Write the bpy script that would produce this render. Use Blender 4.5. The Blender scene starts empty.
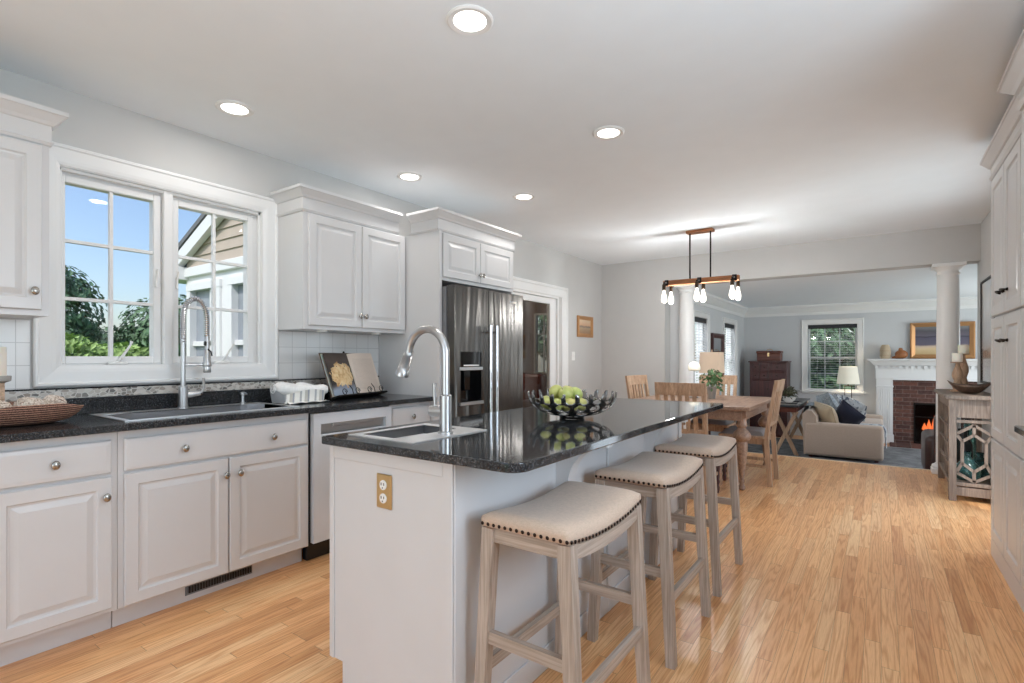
import bpy, bmesh, math, random
from mathutils import Vector, Matrix, noise
PI = math.pi
R = math.radians
random.seed(7)
sc = bpy.context.scene
COL = sc.collection

# ------------------------------------------------------------ camera, sky, sun, added fills, exposure
cam_d = bpy.data.cameras.new('camera')
cam = bpy.data.objects.new('camera', cam_d)
COL.objects.link(cam)
cam.location = (0, 0, 1.205)
cam.rotation_euler = (R(90), 0, R(35.283))
cam_d.lens = 18.334
cam_d.sensor_width = 36
cam_d.shift_y = 15.5 / 1024
cam_d.clip_start = 0.05
cam_d.clip_end = 300
sc.camera = cam

wd = bpy.data.worlds.new('sky')
sc.world = wd
wd.use_nodes = True
wn = wd.node_tree.nodes
wl = wd.node_tree.links
bg = wn['Background']
sky = wn.new('ShaderNodeTexSky')
sky.sky_type = 'NISHITA'
sky.sun_disc = False
sky.sun_elevation = R(48)
sky.sun_rotation = R(200)
sky.air_density = 1.0
sky.dust_density = 0.6
sky.ozone_density = 3.0
sky.dust_density = 1.6
wl.new(sky.outputs[0], bg.inputs[0])
bg.inputs[1].default_value = 0.18

def light(name, kind, loc, rot, energy, color=(1, 1, 1), **kw):
    d = bpy.data.lights.new(name, kind)
    d.energy = energy
    d.color = color
    for k, v in kw.items():
        setattr(d, k, v)
    o = bpy.data.objects.new(name, d)
    COL.objects.link(o)
    o.location = loc
    o.rotation_euler = rot
    return o

sun = light('sun', 'SUN', (0, 0, 12), (0, 0, 0), 2.4, (1, .96, .9), angle=R(1.5))
sun.rotation_euler = Vector((-.4, .7, -.85)).to_track_quat('-Z', 'Y').to_euler()
# added fill at an unseen rear opening
light('rear_fill', 'AREA', (-1.1, -2.72, 1.2), (R(100), 0, 0), 38, (.74, .87, 1), shape='RECTANGLE', size=3.4, size_y=2.0)
# added upward fill beside the camera, bounced off the ceiling
light('ceiling_fill', 'AREA', (.22, .35, 1.2), (R(180), 0, 0), 25, (.74, .87, 1), shape='DISK', size=.4)
light('living_fill', 'AREA', (2.7, 9.2, .95), (0, R(90), 0), 55, (.9, .95, 1), shape='RECTANGLE', size=1.5, size_y=2.4)  # added fill at an unseen opening in the living room side wall
for y_ in (8.07, 9.905):
    light('side_window_fill', 'AREA', (-2.52, y_, 1.12), (0, R(-90), 0), 9, (.9, .95, 1), shape='RECTANGLE', size=1.35, size_y=.78)  # added light panels outside the side windows, so the blinds read blown-out white
# added fill at an unseen opening behind the tall cupboards
light('dining_fill', 'AREA', (.93, 5.02, 1.1), (0, R(95), 0), 20, (.76, .88, 1), shape='RECTANGLE', size=1.95, size_y=1.05)
light('side_fill', 'AREA', (1.28, 1.12, 1.52), (0, R(90), 0), 34, (.74, .87, 1), shape='RECTANGLE', size=1.05, size_y=1.25)  # added fill at an unseen opening over the right worktop
CAN_W = 3.0
sc.view_settings.view_transform = 'Standard'
sc.view_settings.look = 'None'
sc.view_settings.gamma = 1
sc.view_settings.use_curve_mapping = False
sc.view_settings.exposure = 0.24
sc.cycles.use_denoising = True
sc.cycles.max_bounces = 10
sc.cycles.diffuse_bounces = 6
sc.cycles.glossy_bounces = 5
sc.cycles.transparent_max_bounces = 12
sc.cycles.caustics_reflective = False
sc.cycles.caustics_refractive = False
sc.cycles.sample_clamp_indirect = 8

# ------------------------------------------------------------ materials
def lin(c):
    def f(v):
        v /= 255
        return v / 12.92 if v <= .04045 else ((v + .055) / 1.055) ** 2.4
    return (f(c[0]), f(c[1]), f(c[2]), 1)

class NT:
    def __init__(s, name):
        s.m = bpy.data.materials.new(name)
        s.m.use_nodes = True
        s.t = s.m.node_tree
        s.b = s.t.nodes['Principled BSDF']
        s.out = s.t.nodes['Material Output']
        s.co = None
    def n(s, k, **kw):
        nd = s.t.nodes.new('ShaderNode' + k)
        for a, v in kw.items():
            setattr(nd, a, v)
        return nd
    def l(s, a, b):
        s.t.links.new(a, b)
    def coord(s, scale=(1, 1, 1), rot=(0, 0, 0), kind='Object'):
        c = s.n('TexCoord')
        mp = s.n('Mapping')
        mp.inputs['Scale'].default_value = scale
        mp.inputs['Rotation'].default_value = rot
        s.l(c.outputs[kind], mp.inputs[0])
        return mp.outputs[0]
    def noise(s, co, scale, detail=3, rough=.5, dist=0):
        nd = s.n('TexNoise')
        nd.inputs['Scale'].default_value = scale
        nd.inputs['Detail'].default_value = detail
        nd.inputs['Roughness'].default_value = rough
        nd.inputs['Distortion'].default_value = dist
        if co is not None:
            s.l(co, nd.inputs['Vector'])
        return nd
    def ramp(s, fac, stops):
        r = s.n('ValToRGB')
        e = r.color_ramp.elements
        while len(e) < len(stops):
            e.new(.5)
        for i, (p, c) in enumerate(stops):
            e[i].position = p
            e[i].color = c if len(c) == 4 else lin(c)
        s.l(fac, r.inputs[0])
        return r.outputs[0]
    def mix(s, fac, a, b, mode='MIX'):
        m = s.n('MixRGB', blend_type=mode)
        for i, v in ((0, fac), (1, a), (2, b)):
            if isinstance(v, (int, float)):
                m.inputs[i].default_value = v
            elif isinstance(v, tuple):
                m.inputs[i].default_value = v if len(v) == 4 else lin(v)
            else:
                s.l(v, m.inputs[i])
        return m.outputs[0]
    def math(s, op, a, b=0.0, c=0.0):
        m = s.n('Math', operation=op)
        for i, v in ((0, a), (1, b), (2, c)):
            if isinstance(v, (int, float)):
                m.inputs[i].default_value = v
            else:
                s.l(v, m.inputs[i])
        return m.outputs[0]
    def bump(s, h, strength=.1, dist=.01):
        b = s.n('Bump')
        b.inputs['Strength'].default_value = strength
        b.inputs['Distance'].default_value = dist
        s.l(h, b.inputs['Height'])
        s.l(b.outputs[0], s.b.inputs['Normal'])
    def set(s, **kw):
        names = dict(col='Base Color', rough='Roughness', metal='Metallic', spec='Specular IOR Level', trans='Transmission Weight', coat='Coat Weight', coatr='Coat Roughness', sheen='Sheen Weight', ior='IOR', emit='Emission Color', es='Emission Strength', alpha='Alpha', sss='Subsurface Weight')
        for k, v in kw.items():
            i = s.b.inputs[names[k]]
            if isinstance(v, (int, float)):
                i.default_value = v
            elif isinstance(v, tuple):
                i.default_value = v if len(v) == 4 else lin(v)
            else:
                s.l(v, i)
        return s

def plain(name, col, rough=.5, metal=0, var=.04, vscale=6, bump=0, bscale=200, **kw):
    s = NT(name)
    co = s.coord()
    nz = s.noise(co, vscale, 3)
    c = lin(col)
    d = tuple(max(0, x * (1 - var)) for x in c[:3]) + (1,)
    u = tuple(min(1, x * (1 + var)) for x in c[:3]) + (1,)
    s.set(col=s.ramp(nz.outputs[0], [(.3, d), (.7, u)]), rough=rough, metal=metal, **kw)
    if bump:
        s.bump(s.noise(co, bscale, 2).outputs[0], bump, .002)
    return s.m

def woodmat(name, dark, mid, light_, axis=2, scale=1.0, rough=.5, wear=None, bump=.15):
    s = NT(name)
    sc3 = [9 * scale] * 3
    sc3[axis] = .8 * scale
    co = s.coord(tuple(sc3))
    a = s.noise(co, 3, 5, .6, 1.2)
    sc4 = [60 * scale] * 3
    sc4[axis] = 1.6 * scale
    b = s.noise(s.coord(tuple(sc4)), 3, 3, .6)
    base = s.ramp(a.outputs[0], [(.25, dark), (.5, mid), (.75, light_)])
    g = s.ramp(b.outputs[0], [(.35, (170, 166, 162)), (.6, (255, 255, 255))])
    col = s.mix(.5, base, g, 'MULTIPLY')
    if wear:
        w = s.noise(s.coord(), 14 * scale, 5, .7)
        col = s.mix(s.ramp(w.outputs[0], [(.55, (0, 0, 0)), (.72, (200, 200, 200))]), col, wear)
    s.set(col=col, rough=rough)
    s.bump(b.outputs[0], bump, .003)
    return s.m

def fabric(name, col, var=.1, weave=900, bump=.3, rough=.9):
    s = NT(name)
    co = s.coord()
    w1 = s.noise(s.coord((1, 1, .2)), weave * .5, 2)
    w2 = s.noise(s.coord((.2, .2, 1)), weave * .5, 2)
    f = s.math('ADD', w1.outputs[0], w2.outputs[0])
    c = lin(col)
    d = tuple(x * (1 - var * 1.6) for x in c[:3]) + (1,)
    u = tuple(min(1, x * (1 + var)) for x in c[:3]) + (1,)
    s.set(col=s.ramp(s.math('MULTIPLY', f, .5), [(.38, d), (.6, u)]), rough=rough, sheen=.2)
    s.bump(f, bump, .001)
    return s.m

def metal(name, col, rough=.25, brush=None, wave=0):
    s = NT(name)
    s.set(col=col, metal=1.0, rough=rough)
    if brush is not None:
        sc3 = [300, 300, 300]
        sc3[brush] = 3
        b = s.noise(s.coord(tuple(sc3)), 1, 2)
        s.set(rough=s.math('MULTIPLY_ADD', b.outputs[0], .05, rough - .025))
        if wave:
            w = s.noise(s.coord((1, 5, .45)), 2.6, 1, .4, .5)
            s.bump(w.outputs[0], wave, .03)
        else:
            s.bump(b.outputs[0], .03, .001)
    return s.m

def glassmat(name, tint=(255, 255, 255), refl=.08, rough=.0):
    # thin pane: straight through, with a mirror share that grows at grazing angles
    s = NT(name)
    tr = s.n('BsdfTransparent')
    tr.inputs[0].default_value = lin(tint)
    gl = s.n('BsdfGlossy')
    gl.inputs['Roughness'].default_value = rough
    fr = s.n('Fresnel')
    ge = s.n('NewGeometry')
    s.l(s.math('MULTIPLY_ADD', ge.outputs['Backfacing'], 1 / 1.45 - 1.45, 1.45), fr.inputs[0])
    mx = s.n('MixShader')
    s.l(s.math('MULTIPLY', fr.outputs[0], refl * 12), mx.inputs[0])
    s.l(tr.outputs[0], mx.inputs[1])
    s.l(gl.outputs[0], mx.inputs[2])
    s.l(mx.outputs[0], s.out.inputs[0])
    return s.m

def emis(name, col, strength):
    s = NT(name)
    s.set(col=col, emit=col, es=strength, rough=.5)
    return s.m

def floor_mat():
    s = NT('oak_strip_floor')
    tc = s.n('TexCoord')
    sp = s.n('SeparateXYZ')
    s.l(tc.outputs['Object'], sp.inputs[0])
    X, Y = sp.outputs[0], sp.outputs[1]
    wdt = .0585
    xr = s.math('DIVIDE', X, wdt)
    row = s.math('FLOOR', xr)
    fx = s.math('FRACT', xr)
    w1 = s.n('TexWhiteNoise', noise_dimensions='1D')
    s.l(row, w1.inputs['W'])
    yl = s.math('ADD', s.math('DIVIDE', Y, .85), s.math('MULTIPLY', w1.outputs[0], 17.3))
    pid = s.math('FLOOR', yl)
    fy = s.math('FRACT', yl)
    cb = s.n('CombineXYZ')
    s.l(row, cb.inputs[0])
    s.l(pid, cb.inputs[1])
    w2 = s.n('TexWhiteNoise', noise_dimensions='3D')
    s.l(cb.outputs[0], w2.inputs['Vector'])
    r = w2.outputs['Value']
    # grain: long stretched noise, shifted per board
    cb2 = s.n('CombineXYZ')
    s.l(s.math('MULTIPLY_ADD', X, 1.0, s.math('MULTIPLY', r, 31.0)), cb2.inputs[0])
    s.l(s.math('MULTIPLY', Y, .04), cb2.inputs[1])
    s.l(s.math('MULTIPLY', r, 9.0), cb2.inputs[2])
    g1 = s.noise(cb2.outputs[0], 19, 2, .4, .05)
    rings = s.math('FRACT', s.math('MULTIPLY', g1.outputs[0], 11.0))
    rg = s.ramp(rings, [(.0, (214, 172, 134)), (.35, (255, 251, 246)), (.7, (255, 252, 248)), (1.0, (214, 172, 134))])
    cb3 = s.n('CombineXYZ')
    s.l(X, cb3.inputs[0])
    s.l(s.math('MULTIPLY', Y, .03), cb3.inputs[1])
    fine = s.noise(cb3.outputs[0], 420, 2)
    fg = s.ramp(fine.outputs[0], [(.35, (214, 196, 178)), (.6, (255, 255, 255))])
    base = s.ramp(r, [(0, (216, 160, 108)), (.15, (238, 184, 130)), (.6, (248, 197, 142)), (.88, (252, 212, 162)), (1, (222, 164, 112))])
    c = s.mix(.62, base, rg, 'MULTIPLY')
    c = s.mix(.4, c, fg, 'MULTIPLY')
    big = s.noise(tc.outputs['Object'], .8, 2)
    c = s.mix(s.math('MULTIPLY', big.outputs[0], .06), c, (196, 128, 84))
    gapx = s.math('LESS_THAN', fx, .022)
    gapy = s.math('LESS_THAN', fy, .003)
    gap = s.math('MAXIMUM', gapx, gapy)
    c = s.mix(s.math('MULTIPLY', gap, .55), c, (96, 62, 40))
    s.set(col=c, rough=s.math('MULTIPLY_ADD', fine.outputs[0], .12, .24), spec=.45)
    s.bump(s.math('SUBTRACT', s.math('MULTIPLY', rings, .08), gap), .25, .0012)
    return s.m

def granite_mat(name='black_granite', rough=.06):
    s = NT(name)
    co = s.coord()
    a = s.noise(co, 190, 5, .75)
    b = s.noise(s.coord((1, 2.2, 1), (0, 0, .5)), 22, 6, .7, 1.6)
    base = s.ramp(a.outputs[0], [(.40, (12, 13, 15)), (.54, (40, 42, 45)), (.64, (132, 134, 136)), (.8, (190, 190, 190))])
    vein = s.ramp(b.outputs[0], [(.45, (0, 0, 0)), (.5, (96, 96, 96)), (.55, (0, 0, 0))])
    c = s.mix(vein, s.mix(.35, base, (22, 23, 25)), (96, 99, 103))
    s.set(col=c, rough=rough, spec=.5)
    return s.m

def tile_mat():
    s = NT('white_wall_tile')
    co = s.coord((1, 1, 1), (R(90), 0, R(90)))
    tc = s.n('TexCoord')
    sp = s.n('SeparateXYZ')
    s.l(tc.outputs['Object'], sp.inputs[0])
    sz = .108
    fy = s.math('FRACT', s.math('DIVIDE', sp.outputs[1], sz))
    fz = s.math('FRACT', s.math('DIVIDE', s.math('SUBTRACT', sp.outputs[2], 1.055), sz))
    g = s.math('MAXIMUM', s.math('LESS_THAN', fy, .03), s.math('LESS_THAN', fz, .03))
    s.set(col=s.mix(g, (226, 225, 223), (192, 190, 188)), rough=.25)
    s.bump(s.math('SUBTRACT', 1.0, g), .3, .002)
    return s.m

def mosaic_mat():
    s = NT('mosaic_strip')
    co = s.coord((1, 1, 1.4))
    v = s.n('TexVoronoi')
    v.inputs['Scale'].default_value = 42
    s.l(co, v.inputs['Vector'])
    e = s.n('TexVoronoi', feature='DISTANCE_TO_EDGE')
    e.inputs['Scale'].default_value = 42
    s.l(co, e.inputs['Vector'])
    c = s.ramp(v.outputs['Color'], [(.1, (92, 90, 88)), (.35, (168, 160, 150)), (.6, (214, 208, 200)), (.85, (128, 112, 98))])
    c = s.mix(s.math('LESS_THAN', e.outputs[0], .07), c, (206, 202, 196))
    s.set(col=c, rough=.3)
    return s.m

def brick_mat():
    s = NT('red_brick')
    co = s.coord((1, 1, 1), (R(90), 0, 0))
    b = s.n('TexBrick')
    b.inputs['Scale'].default_value = 1
    b.inputs['Brick Width'].default_value = .2
    b.inputs['Row Height'].default_value = .066
    b.inputs['Mortar Size'].default_value = .006
    b.inputs['Color1'].default_value = lin((118, 76, 64))
    b.inputs['Color2'].default_value = lin((78, 54, 50))
    b.inputs['Mortar'].default_value = lin((118, 98, 90))
    s.l(co, b.inputs[0])
    nz = s.noise(s.coord(), 30, 4)
    c = s.mix(.5, b.outputs[0], s.ramp(nz.outputs[0], [(.3, (140, 120, 112)), (.7, (255, 250, 245))]), 'MULTIPLY')
    s.set(col=c, rough=.85)
    s.bump(b.outputs['Fac'], -.4, .01)
    return s.m

M = {}
M['wall'] = plain('grey_wall_paint', (196, 195, 193), .75, var=.012)
M['wall2'] = plain('living_wall_paint', (206, 208, 210), .75, var=.012)
M['ceil'] = plain('ceiling_paint', (233, 238, 242), .85, var=.01)
M['cab'] = plain('white_cabinet_paint', (207, 206, 206), .32, var=.01)
M['isl'] = plain('island_paint', (207, 207, 208), .4, var=.015)
M['trim'] = plain('white_trim_paint', (230, 230, 229), .35, var=.01)
M['floor'] = floor_mat()
M['granite'] = granite_mat()
M['soap'] = granite_mat('soapstone', .16)
M['tile'] = tile_mat()
M['mosaic'] = mosaic_mat()
M['brick'] = brick_mat()
M['steel'] = metal('stainless_steel', (214, 217, 222), .42, brush=1, wave=.0)
M['fridge'] = metal('fridge_steel', (104, 101, 98), .26, brush=1, wave=.3)
M['steel2'] = metal('satin_steel', (188, 188, 188), .3)
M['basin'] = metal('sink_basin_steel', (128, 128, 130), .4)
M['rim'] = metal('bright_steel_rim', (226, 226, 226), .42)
M['chrome'] = metal('polished_chrome', (220, 220, 222), .08)
M['nickel'] = metal('brushed_nickel', (168, 164, 158), .25)
M['black'] = plain('black_plastic', (22, 22, 24), .35)
M['blackgloss'] = plain('black_gloss', (12, 12, 14), .06)
M['iron'] = plain('dark_iron', (38, 34, 32), .45, metal=.8)
M['brass'] = metal('antique_brass', (212, 184, 134), .35)
M['bronze'] = metal('dark_bronze', (70, 58, 48), .4)
M['glass'] = glassmat('window_glass', refl=.03)
M['doorglass'] = glassmat('door_glass', (235, 232, 228), .09)
M['white'] = plain('white_plastic', (236, 235, 232), .4, var=.01)
for k_, a_ in (('greywood', 2), ('greywood_x', 0), ('greywood_y', 1)):
    M[k_] = woodmat('whitewashed_' + k_, (160, 144, 131), (180, 164, 150), (196, 181, 168), a_, .8, .6, bump=.08)
M['linen'] = fabric('beige_linen', (196, 172, 152), .06)
M['nail'] = metal('dark_nailhead', (52, 42, 38), .3)
M['oak'] = woodmat('weathered_oak', (150, 118, 92), (182, 150, 122), (206, 176, 148), 2, 1, .55)
M['table'] = woodmat('table_wood', (122, 96, 80), (154, 124, 104), (178, 148, 128), 1, 1, .42)
M['oaky'] = woodmat('chandelier_wood', (120, 72, 40), (164, 104, 60), (190, 130, 80), 0, 1, .5)
M['greyseat'] = fabric('grey_seat_cloth', (138, 132, 130), .08)
M['console'] = woodmat('console_wood', (100, 86, 76), (132, 116, 104), (160, 144, 130), 2, 1.3, .65)
M['chest'] = woodmat('chest_mahogany', (52, 28, 28), (78, 40, 38), (98, 54, 48), 2, 1, .35)
M['redbox'] = woodmat('box_wood', (66, 26, 16), (98, 44, 26), (120, 60, 36), 0, 1, .35)
M['sofa'] = fabric('taupe_sofa_cloth', (188, 168, 152), .07)
M['pillowb'] = fabric('beige_pillow_cloth', (190, 172, 146), .07)
M['navy'] = fabric('navy_pillow_cloth', (28, 32, 54), .1)
M['throw'] = fabric('blue_grey_throw', (150, 160, 168), .25, 300)
M['leather'] = plain('brown_leather', (62, 40, 34), .35, bump=.2)
M['shade'] = plain('cream_lamp_shade', (240, 236, 220), .8, var=.01, emit=(255, 244, 214), es=.12)
M['shade2'] = plain('peach_lamp_shade', (228, 204, 180), .8, emit=(244, 212, 180), es=.12)
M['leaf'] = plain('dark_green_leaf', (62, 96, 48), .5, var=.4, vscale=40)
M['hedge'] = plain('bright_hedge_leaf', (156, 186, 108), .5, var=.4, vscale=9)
M['tree'] = plain('tree_leaf', (92, 122, 88), .6, var=.4, vscale=3)
M['bark'] = plain('bark', (84, 70, 58), .9, var=.3, vscale=20)
M['grass'] = plain('grass', (110, 142, 74), .9, var=.3, vscale=4)
M['candle'] = plain('candle_wax', (236, 228, 214), .5, var=.01, sss=.2)
M['pot'] = plain('grey_clay_pot', (168, 164, 158), .7)
M['gilt'] = plain('gilt_frame', (186, 138, 92), .4, metal=.5)
M['siding'] = plain('tan_siding', (186, 172, 158), .8, var=.05)
M['roof'] = plain('grey_shingle', (110, 112, 116), .9, var=.2, vscale=30)
M['screen'] = plain('porch_screen', (150, 156, 164), .4, var=.1)
M['soot'] = plain('sooty_firebox', (26, 22, 20), .9, var=.3)
M['dkwood'] = woodmat('dark_panelling', (66, 48, 40), (92, 70, 56), (112, 88, 72), 2, 1, .4)
M['rug'] = None
def slatmat():
    s = NT('blind_slat')
    tr = s.n('BsdfTranslucent'); tr.inputs[0].default_value = (.9, .9, .9, 1)
    mx = s.n('MixShader'); mx.inputs[0].default_value = .5
    s.set(col=(238, 238, 238), rough=.5)
    s.l(s.b.outputs[0], mx.inputs[1]); s.l(tr.outputs[0], mx.inputs[2]); s.l(mx.outputs[0], s.out.inputs[0])
    return s.m
M['slat'] = slatmat()

# ------------------------------------------------------------ mesh builders
class MB:
    def __init__(s):
        s.bm = bmesh.new()
    def _xf(s, vs, mx):
        if mx is not None:
            bmesh.ops.transform(s.bm, matrix=mx, verts=vs)
    def box(s, a, b, bev=0, mx=None, seg=1):
        a, b = Vector(a), Vector(b)
        lo = Vector(map(min, a, b)); hi = Vector(map(max, a, b))
        r = bmesh.ops.create_cube(s.bm, size=1)
        vs = r['verts']
        for v in vs:
            v.co = Vector([lo[i] + (v.co[i] + .5) * (hi[i] - lo[i]) for i in range(3)])
        if bev:
            bev = min(bev, min(hi - lo) * .45)
            es = list({e for v in vs for e in v.link_edges})
            rr = bmesh.ops.bevel(s.bm, geom=es, offset=bev, segments=seg, profile=.5, affect='EDGES')
            vs = list({v for v in rr['verts']} | {v for f in rr['faces'] for v in f.verts})
            # all verts of the island
            seen = set(vs); st = list(vs)
            while st:
                v = st.pop()
                for e in v.link_edges:
                    o = e.other_vert(v)
                    if o not in seen:
                        seen.add(o); st.append(o)
            vs = list(seen)
        s._xf(vs, mx)
        return s
    def cyl(s, c, r, h, axis=2, seg=20, r2=None, mx=None, caps=True):
        rr = bmesh.ops.create_cone(s.bm, cap_ends=caps, segments=seg, radius1=r, radius2=r if r2 is None else r2, depth=h)
        vs = rr['verts']
        m = Matrix.Translation(Vector(c))
        if axis == 0:
            m = m @ Matrix.Rotation(R(90), 4, 'Y')
        elif axis == 1:
            m = m @ Matrix.Rotation(R(-90), 4, 'X')
        s._xf(vs, m)
        s._xf(vs, mx)
        return s
    def rod(s, p, q, r, r2=None, seg=12):
        p, q = Vector(p), Vector(q)
        d = q - p
        m = Matrix.Translation((p + q) / 2) @ d.to_track_quat('Z', 'Y').to_matrix().to_4x4()
        rr = bmesh.ops.create_cone(s.bm, cap_ends=True, segments=seg, radius1=r, radius2=r if r2 is None else r2, depth=d.length)
        s._xf(rr['verts'], m)
        return s
    def bar(s, p, q, w, d, up=(0, 0, 1), w2=None, d2=None):
        # rectangular bar from p to q; w across, d along up-ish
        p, q, up = Vector(p), Vector(q), Vector(up)
        t = (q - p).normalized()
        x = t.cross(up).normalized()
        y = x.cross(t).normalized()
        w2 = w if w2 is None else w2
        d2 = d if d2 is None else d2
        vs = []
        for (c, ww, dd) in ((p, w, d), (q, w2, d2)):
            for (i, j) in ((-1, -1), (1, -1), (1, 1), (-1, 1)):
                vs.append(s.bm.verts.new(c + x * i * ww / 2 + y * j * dd / 2))
        for f in ((3, 2, 1, 0), (4, 5, 6, 7), (0, 1, 5, 4), (1, 2, 6, 5), (2, 3, 7, 6), (3, 0, 4, 7)):
            s.bm.faces.new([vs[i] for i in f])
        return s
    def sph(s, c, r, seg=12, sc3=(1, 1, 1), rings=None, mx=None):
        rr = bmesh.ops.create_uvsphere(s.bm, u_segments=seg, v_segments=rings or max(6, seg // 2 + 2), radius=r)
        m = Matrix.Translation(Vector(c)) @ Matrix.Diagonal(Vector((*sc3, 1)))
        s._xf(rr['verts'], m)
        s._xf(rr['verts'], mx)
        return s
    def lathe(s, c, prof, seg=24, axis=2, cap=True):
        c = Vector(c)
        rings = []
        for (r, z) in prof:
            ring = []
            if r < 1e-5:
                r = 1e-5
            for i in range(seg):
                a = 2 * PI * i / seg
                if axis == 2:
                    p = Vector((r * math.cos(a), r * math.sin(a), z))
                elif axis == 0:
                    p = Vector((z, r * math.cos(a), r * math.sin(a)))
                else:
                    p = Vector((r * math.sin(a), z, r * math.cos(a)))
                ring.append(s.bm.verts.new(c + p))
            rings.append(ring)
        for k in range(len(rings) - 1):
            for i in range(seg):
                j = (i + 1) % seg
                s.bm.faces.new((rings[k][i], rings[k][j], rings[k + 1][j], rings[k + 1][i]))
        if cap:
            s.bm.faces.new(list(reversed(rings[0])))
            s.bm.faces.new(rings[-1])
        return s
    def tube(s, pts, r, seg=10, cap=True, closed=False):
        pts = [Vector(p) for p in pts]
        rs = r if isinstance(r, (list, tuple)) else [r] * len(pts)
        n = len(pts)
        prev = None
        rings = []
        for i, p in enumerate(pts):
            if closed:
                t = (pts[(i + 1) % n] - pts[i - 1]).normalized()
            else:
                t = (pts[min(i + 1, n - 1)] - pts[max(i - 1, 0)]).normalized()
            if prev is None:
                a = Vector((0, 0, 1)) if abs(t.z) < .9 else Vector((1, 0, 0))
                x = t.cross(a).normalized()
            else:
                x = (prev - t * prev.dot(t)).normalized()
            prev = x
            y = t.cross(x)
            rings.append([s.bm.verts.new(p + (x * math.cos(2 * PI * k / seg) + y * math.sin(2 * PI * k / seg)) * rs[i]) for k in range(seg)])
        m = n if closed else n - 1
        for k in range(m):
            A, B = rings[k], rings[(k + 1) % n]
            for i in range(seg):
                j = (i + 1) % seg
                s.bm.faces.new((A[i], A[j], B[j], B[i]))
        if cap and not closed:
            s.bm.faces.new(list(reversed(rings[0])))
            s.bm.faces.new(rings[-1])
        return s
    def prism(s, poly, ax, lo, hi):
        # polygon in the plane across axis ax, extruded lo..hi (poly coords are the other two axes in order)
        A, B = [], []
        for (u, v) in poly:
            for (L, w) in ((A, lo), (B, hi)):
                c = [u, v]
                c.insert(ax, w)
                L.append(s.bm.verts.new(c))
        n = len(poly)
        s.bm.faces.new(A)
        s.bm.faces.new(list(reversed(B)))
        for i in range(n):
            j = (i + 1) % n
            s.bm.faces.new((A[j], A[i], B[i], B[j]))
        return s
    def nest(s, o, ax, n, w, h, loops, fill=True, back=None, up=(0, 0, 1)):
        # nested rectangles: loops = [(inset, height)] measured inwards and out along n
        o, ax, n, up = Vector(o), Vector(ax), Vector(n), Vector(up)
        rings = []
        for (i, d) in loops:
            c = [(i, i), (w - i, i), (w - i, h - i), (i, h - i)]
            rings.append([s.bm.verts.new(o + ax * a + up * b + n * d) for a, b in c])
        for k in range(len(rings) - 1):
            for i in range(4):
                j = (i + 1) % 4
                s.bm.faces.new((rings[k][i], rings[k][j], rings[k + 1][j], rings[k + 1][i]))
        if fill:
            s.bm.faces.new(rings[-1])
        else:
            # close a ring frame
            for i in range(4):
                j = (i + 1) % 4
                s.bm.faces.new((rings[-1][i], rings[-1][j], rings[0][j], rings[0][i]))
        return s
    def sweep(s, path, prof, closed=False):
        # path of (x,y); prof of (out,z), out to the right of travel; mitred corners
        n = len(path)
        P = [Vector((p[0], p[1], 0)) for p in path]
        rings = []
        for i in range(n):
            d = []
            if i > 0 or closed:
                d.append((P[i] - P[i - 1]).normalized())
            if i < n - 1 or closed:
                d.append((P[(i + 1) % n] - P[i]).normalized())
            nr = [Vector((t.y, -t.x, 0)) for t in d]
            if len(nr) == 2:
                b = nr[0] + nr[1]
                b = b / max(.2, b.dot(nr[0]))
            else:
                b = nr[0]
            rings.append([s.bm.verts.new(P[i] + b * o + Vector((0, 0, z))) for (o, z) in prof])
        m = len(prof)
        for k in range(n if closed else n - 1):
            A, B = rings[k], rings[(k + 1) % n]
            for i in range(m):
                j = (i + 1) % m
                s.bm.faces.new((A[i], A[j], B[j], B[i]))
        if not closed:
            s.bm.faces.new(rings[0])
            s.bm.faces.new(list(reversed(rings[-1])))
        return s
    def quad(s, a, b, c, d):
        s.bm.faces.new([s.bm.verts.new(Vector(p)) for p in (a, b, c, d)])
        return s
    def leaf(s, c, n, size, ang):
        n = Vector(n).normalized()
        x = n.orthogonal().normalized()
        y = n.cross(x)
        x, y = x * math.cos(ang) + y * math.sin(ang), y * math.cos(ang) - x * math.sin(ang)
        c = Vector(c)
        L, W = size, size * .45
        vs = [s.bm.verts.new(c - x * L), s.bm.verts.new(c - y * W + n * W * .3), s.bm.verts.new(c + x * L), s.bm.verts.new(c + y * W + n * W * .3)]
        s.bm.faces.new(vs)
        return s
    def grid(s, fn, nu, nv, closed_u=False, closed_v=False):
        g = [[s.bm.verts.new(fn(i / (nu if closed_u else nu - 1), j / (nv if closed_v else nv - 1))) for j in range(nv)] for i in range(nu)]
        for i in range(nu if closed_u else nu - 1):
            for j in range(nv if closed_v else nv - 1):
                a, b = i, (i + 1) % nu
                c, d = j, (j + 1) % nv
                s.bm.faces.new((g[a][c], g[b][c], g[b][d], g[a][d]))
        return s

def origin_of(p):
    v = Vector((0, 0, 0))
    while p is not None:
        v = v + p.location
        p = p.parent
    return v

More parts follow.
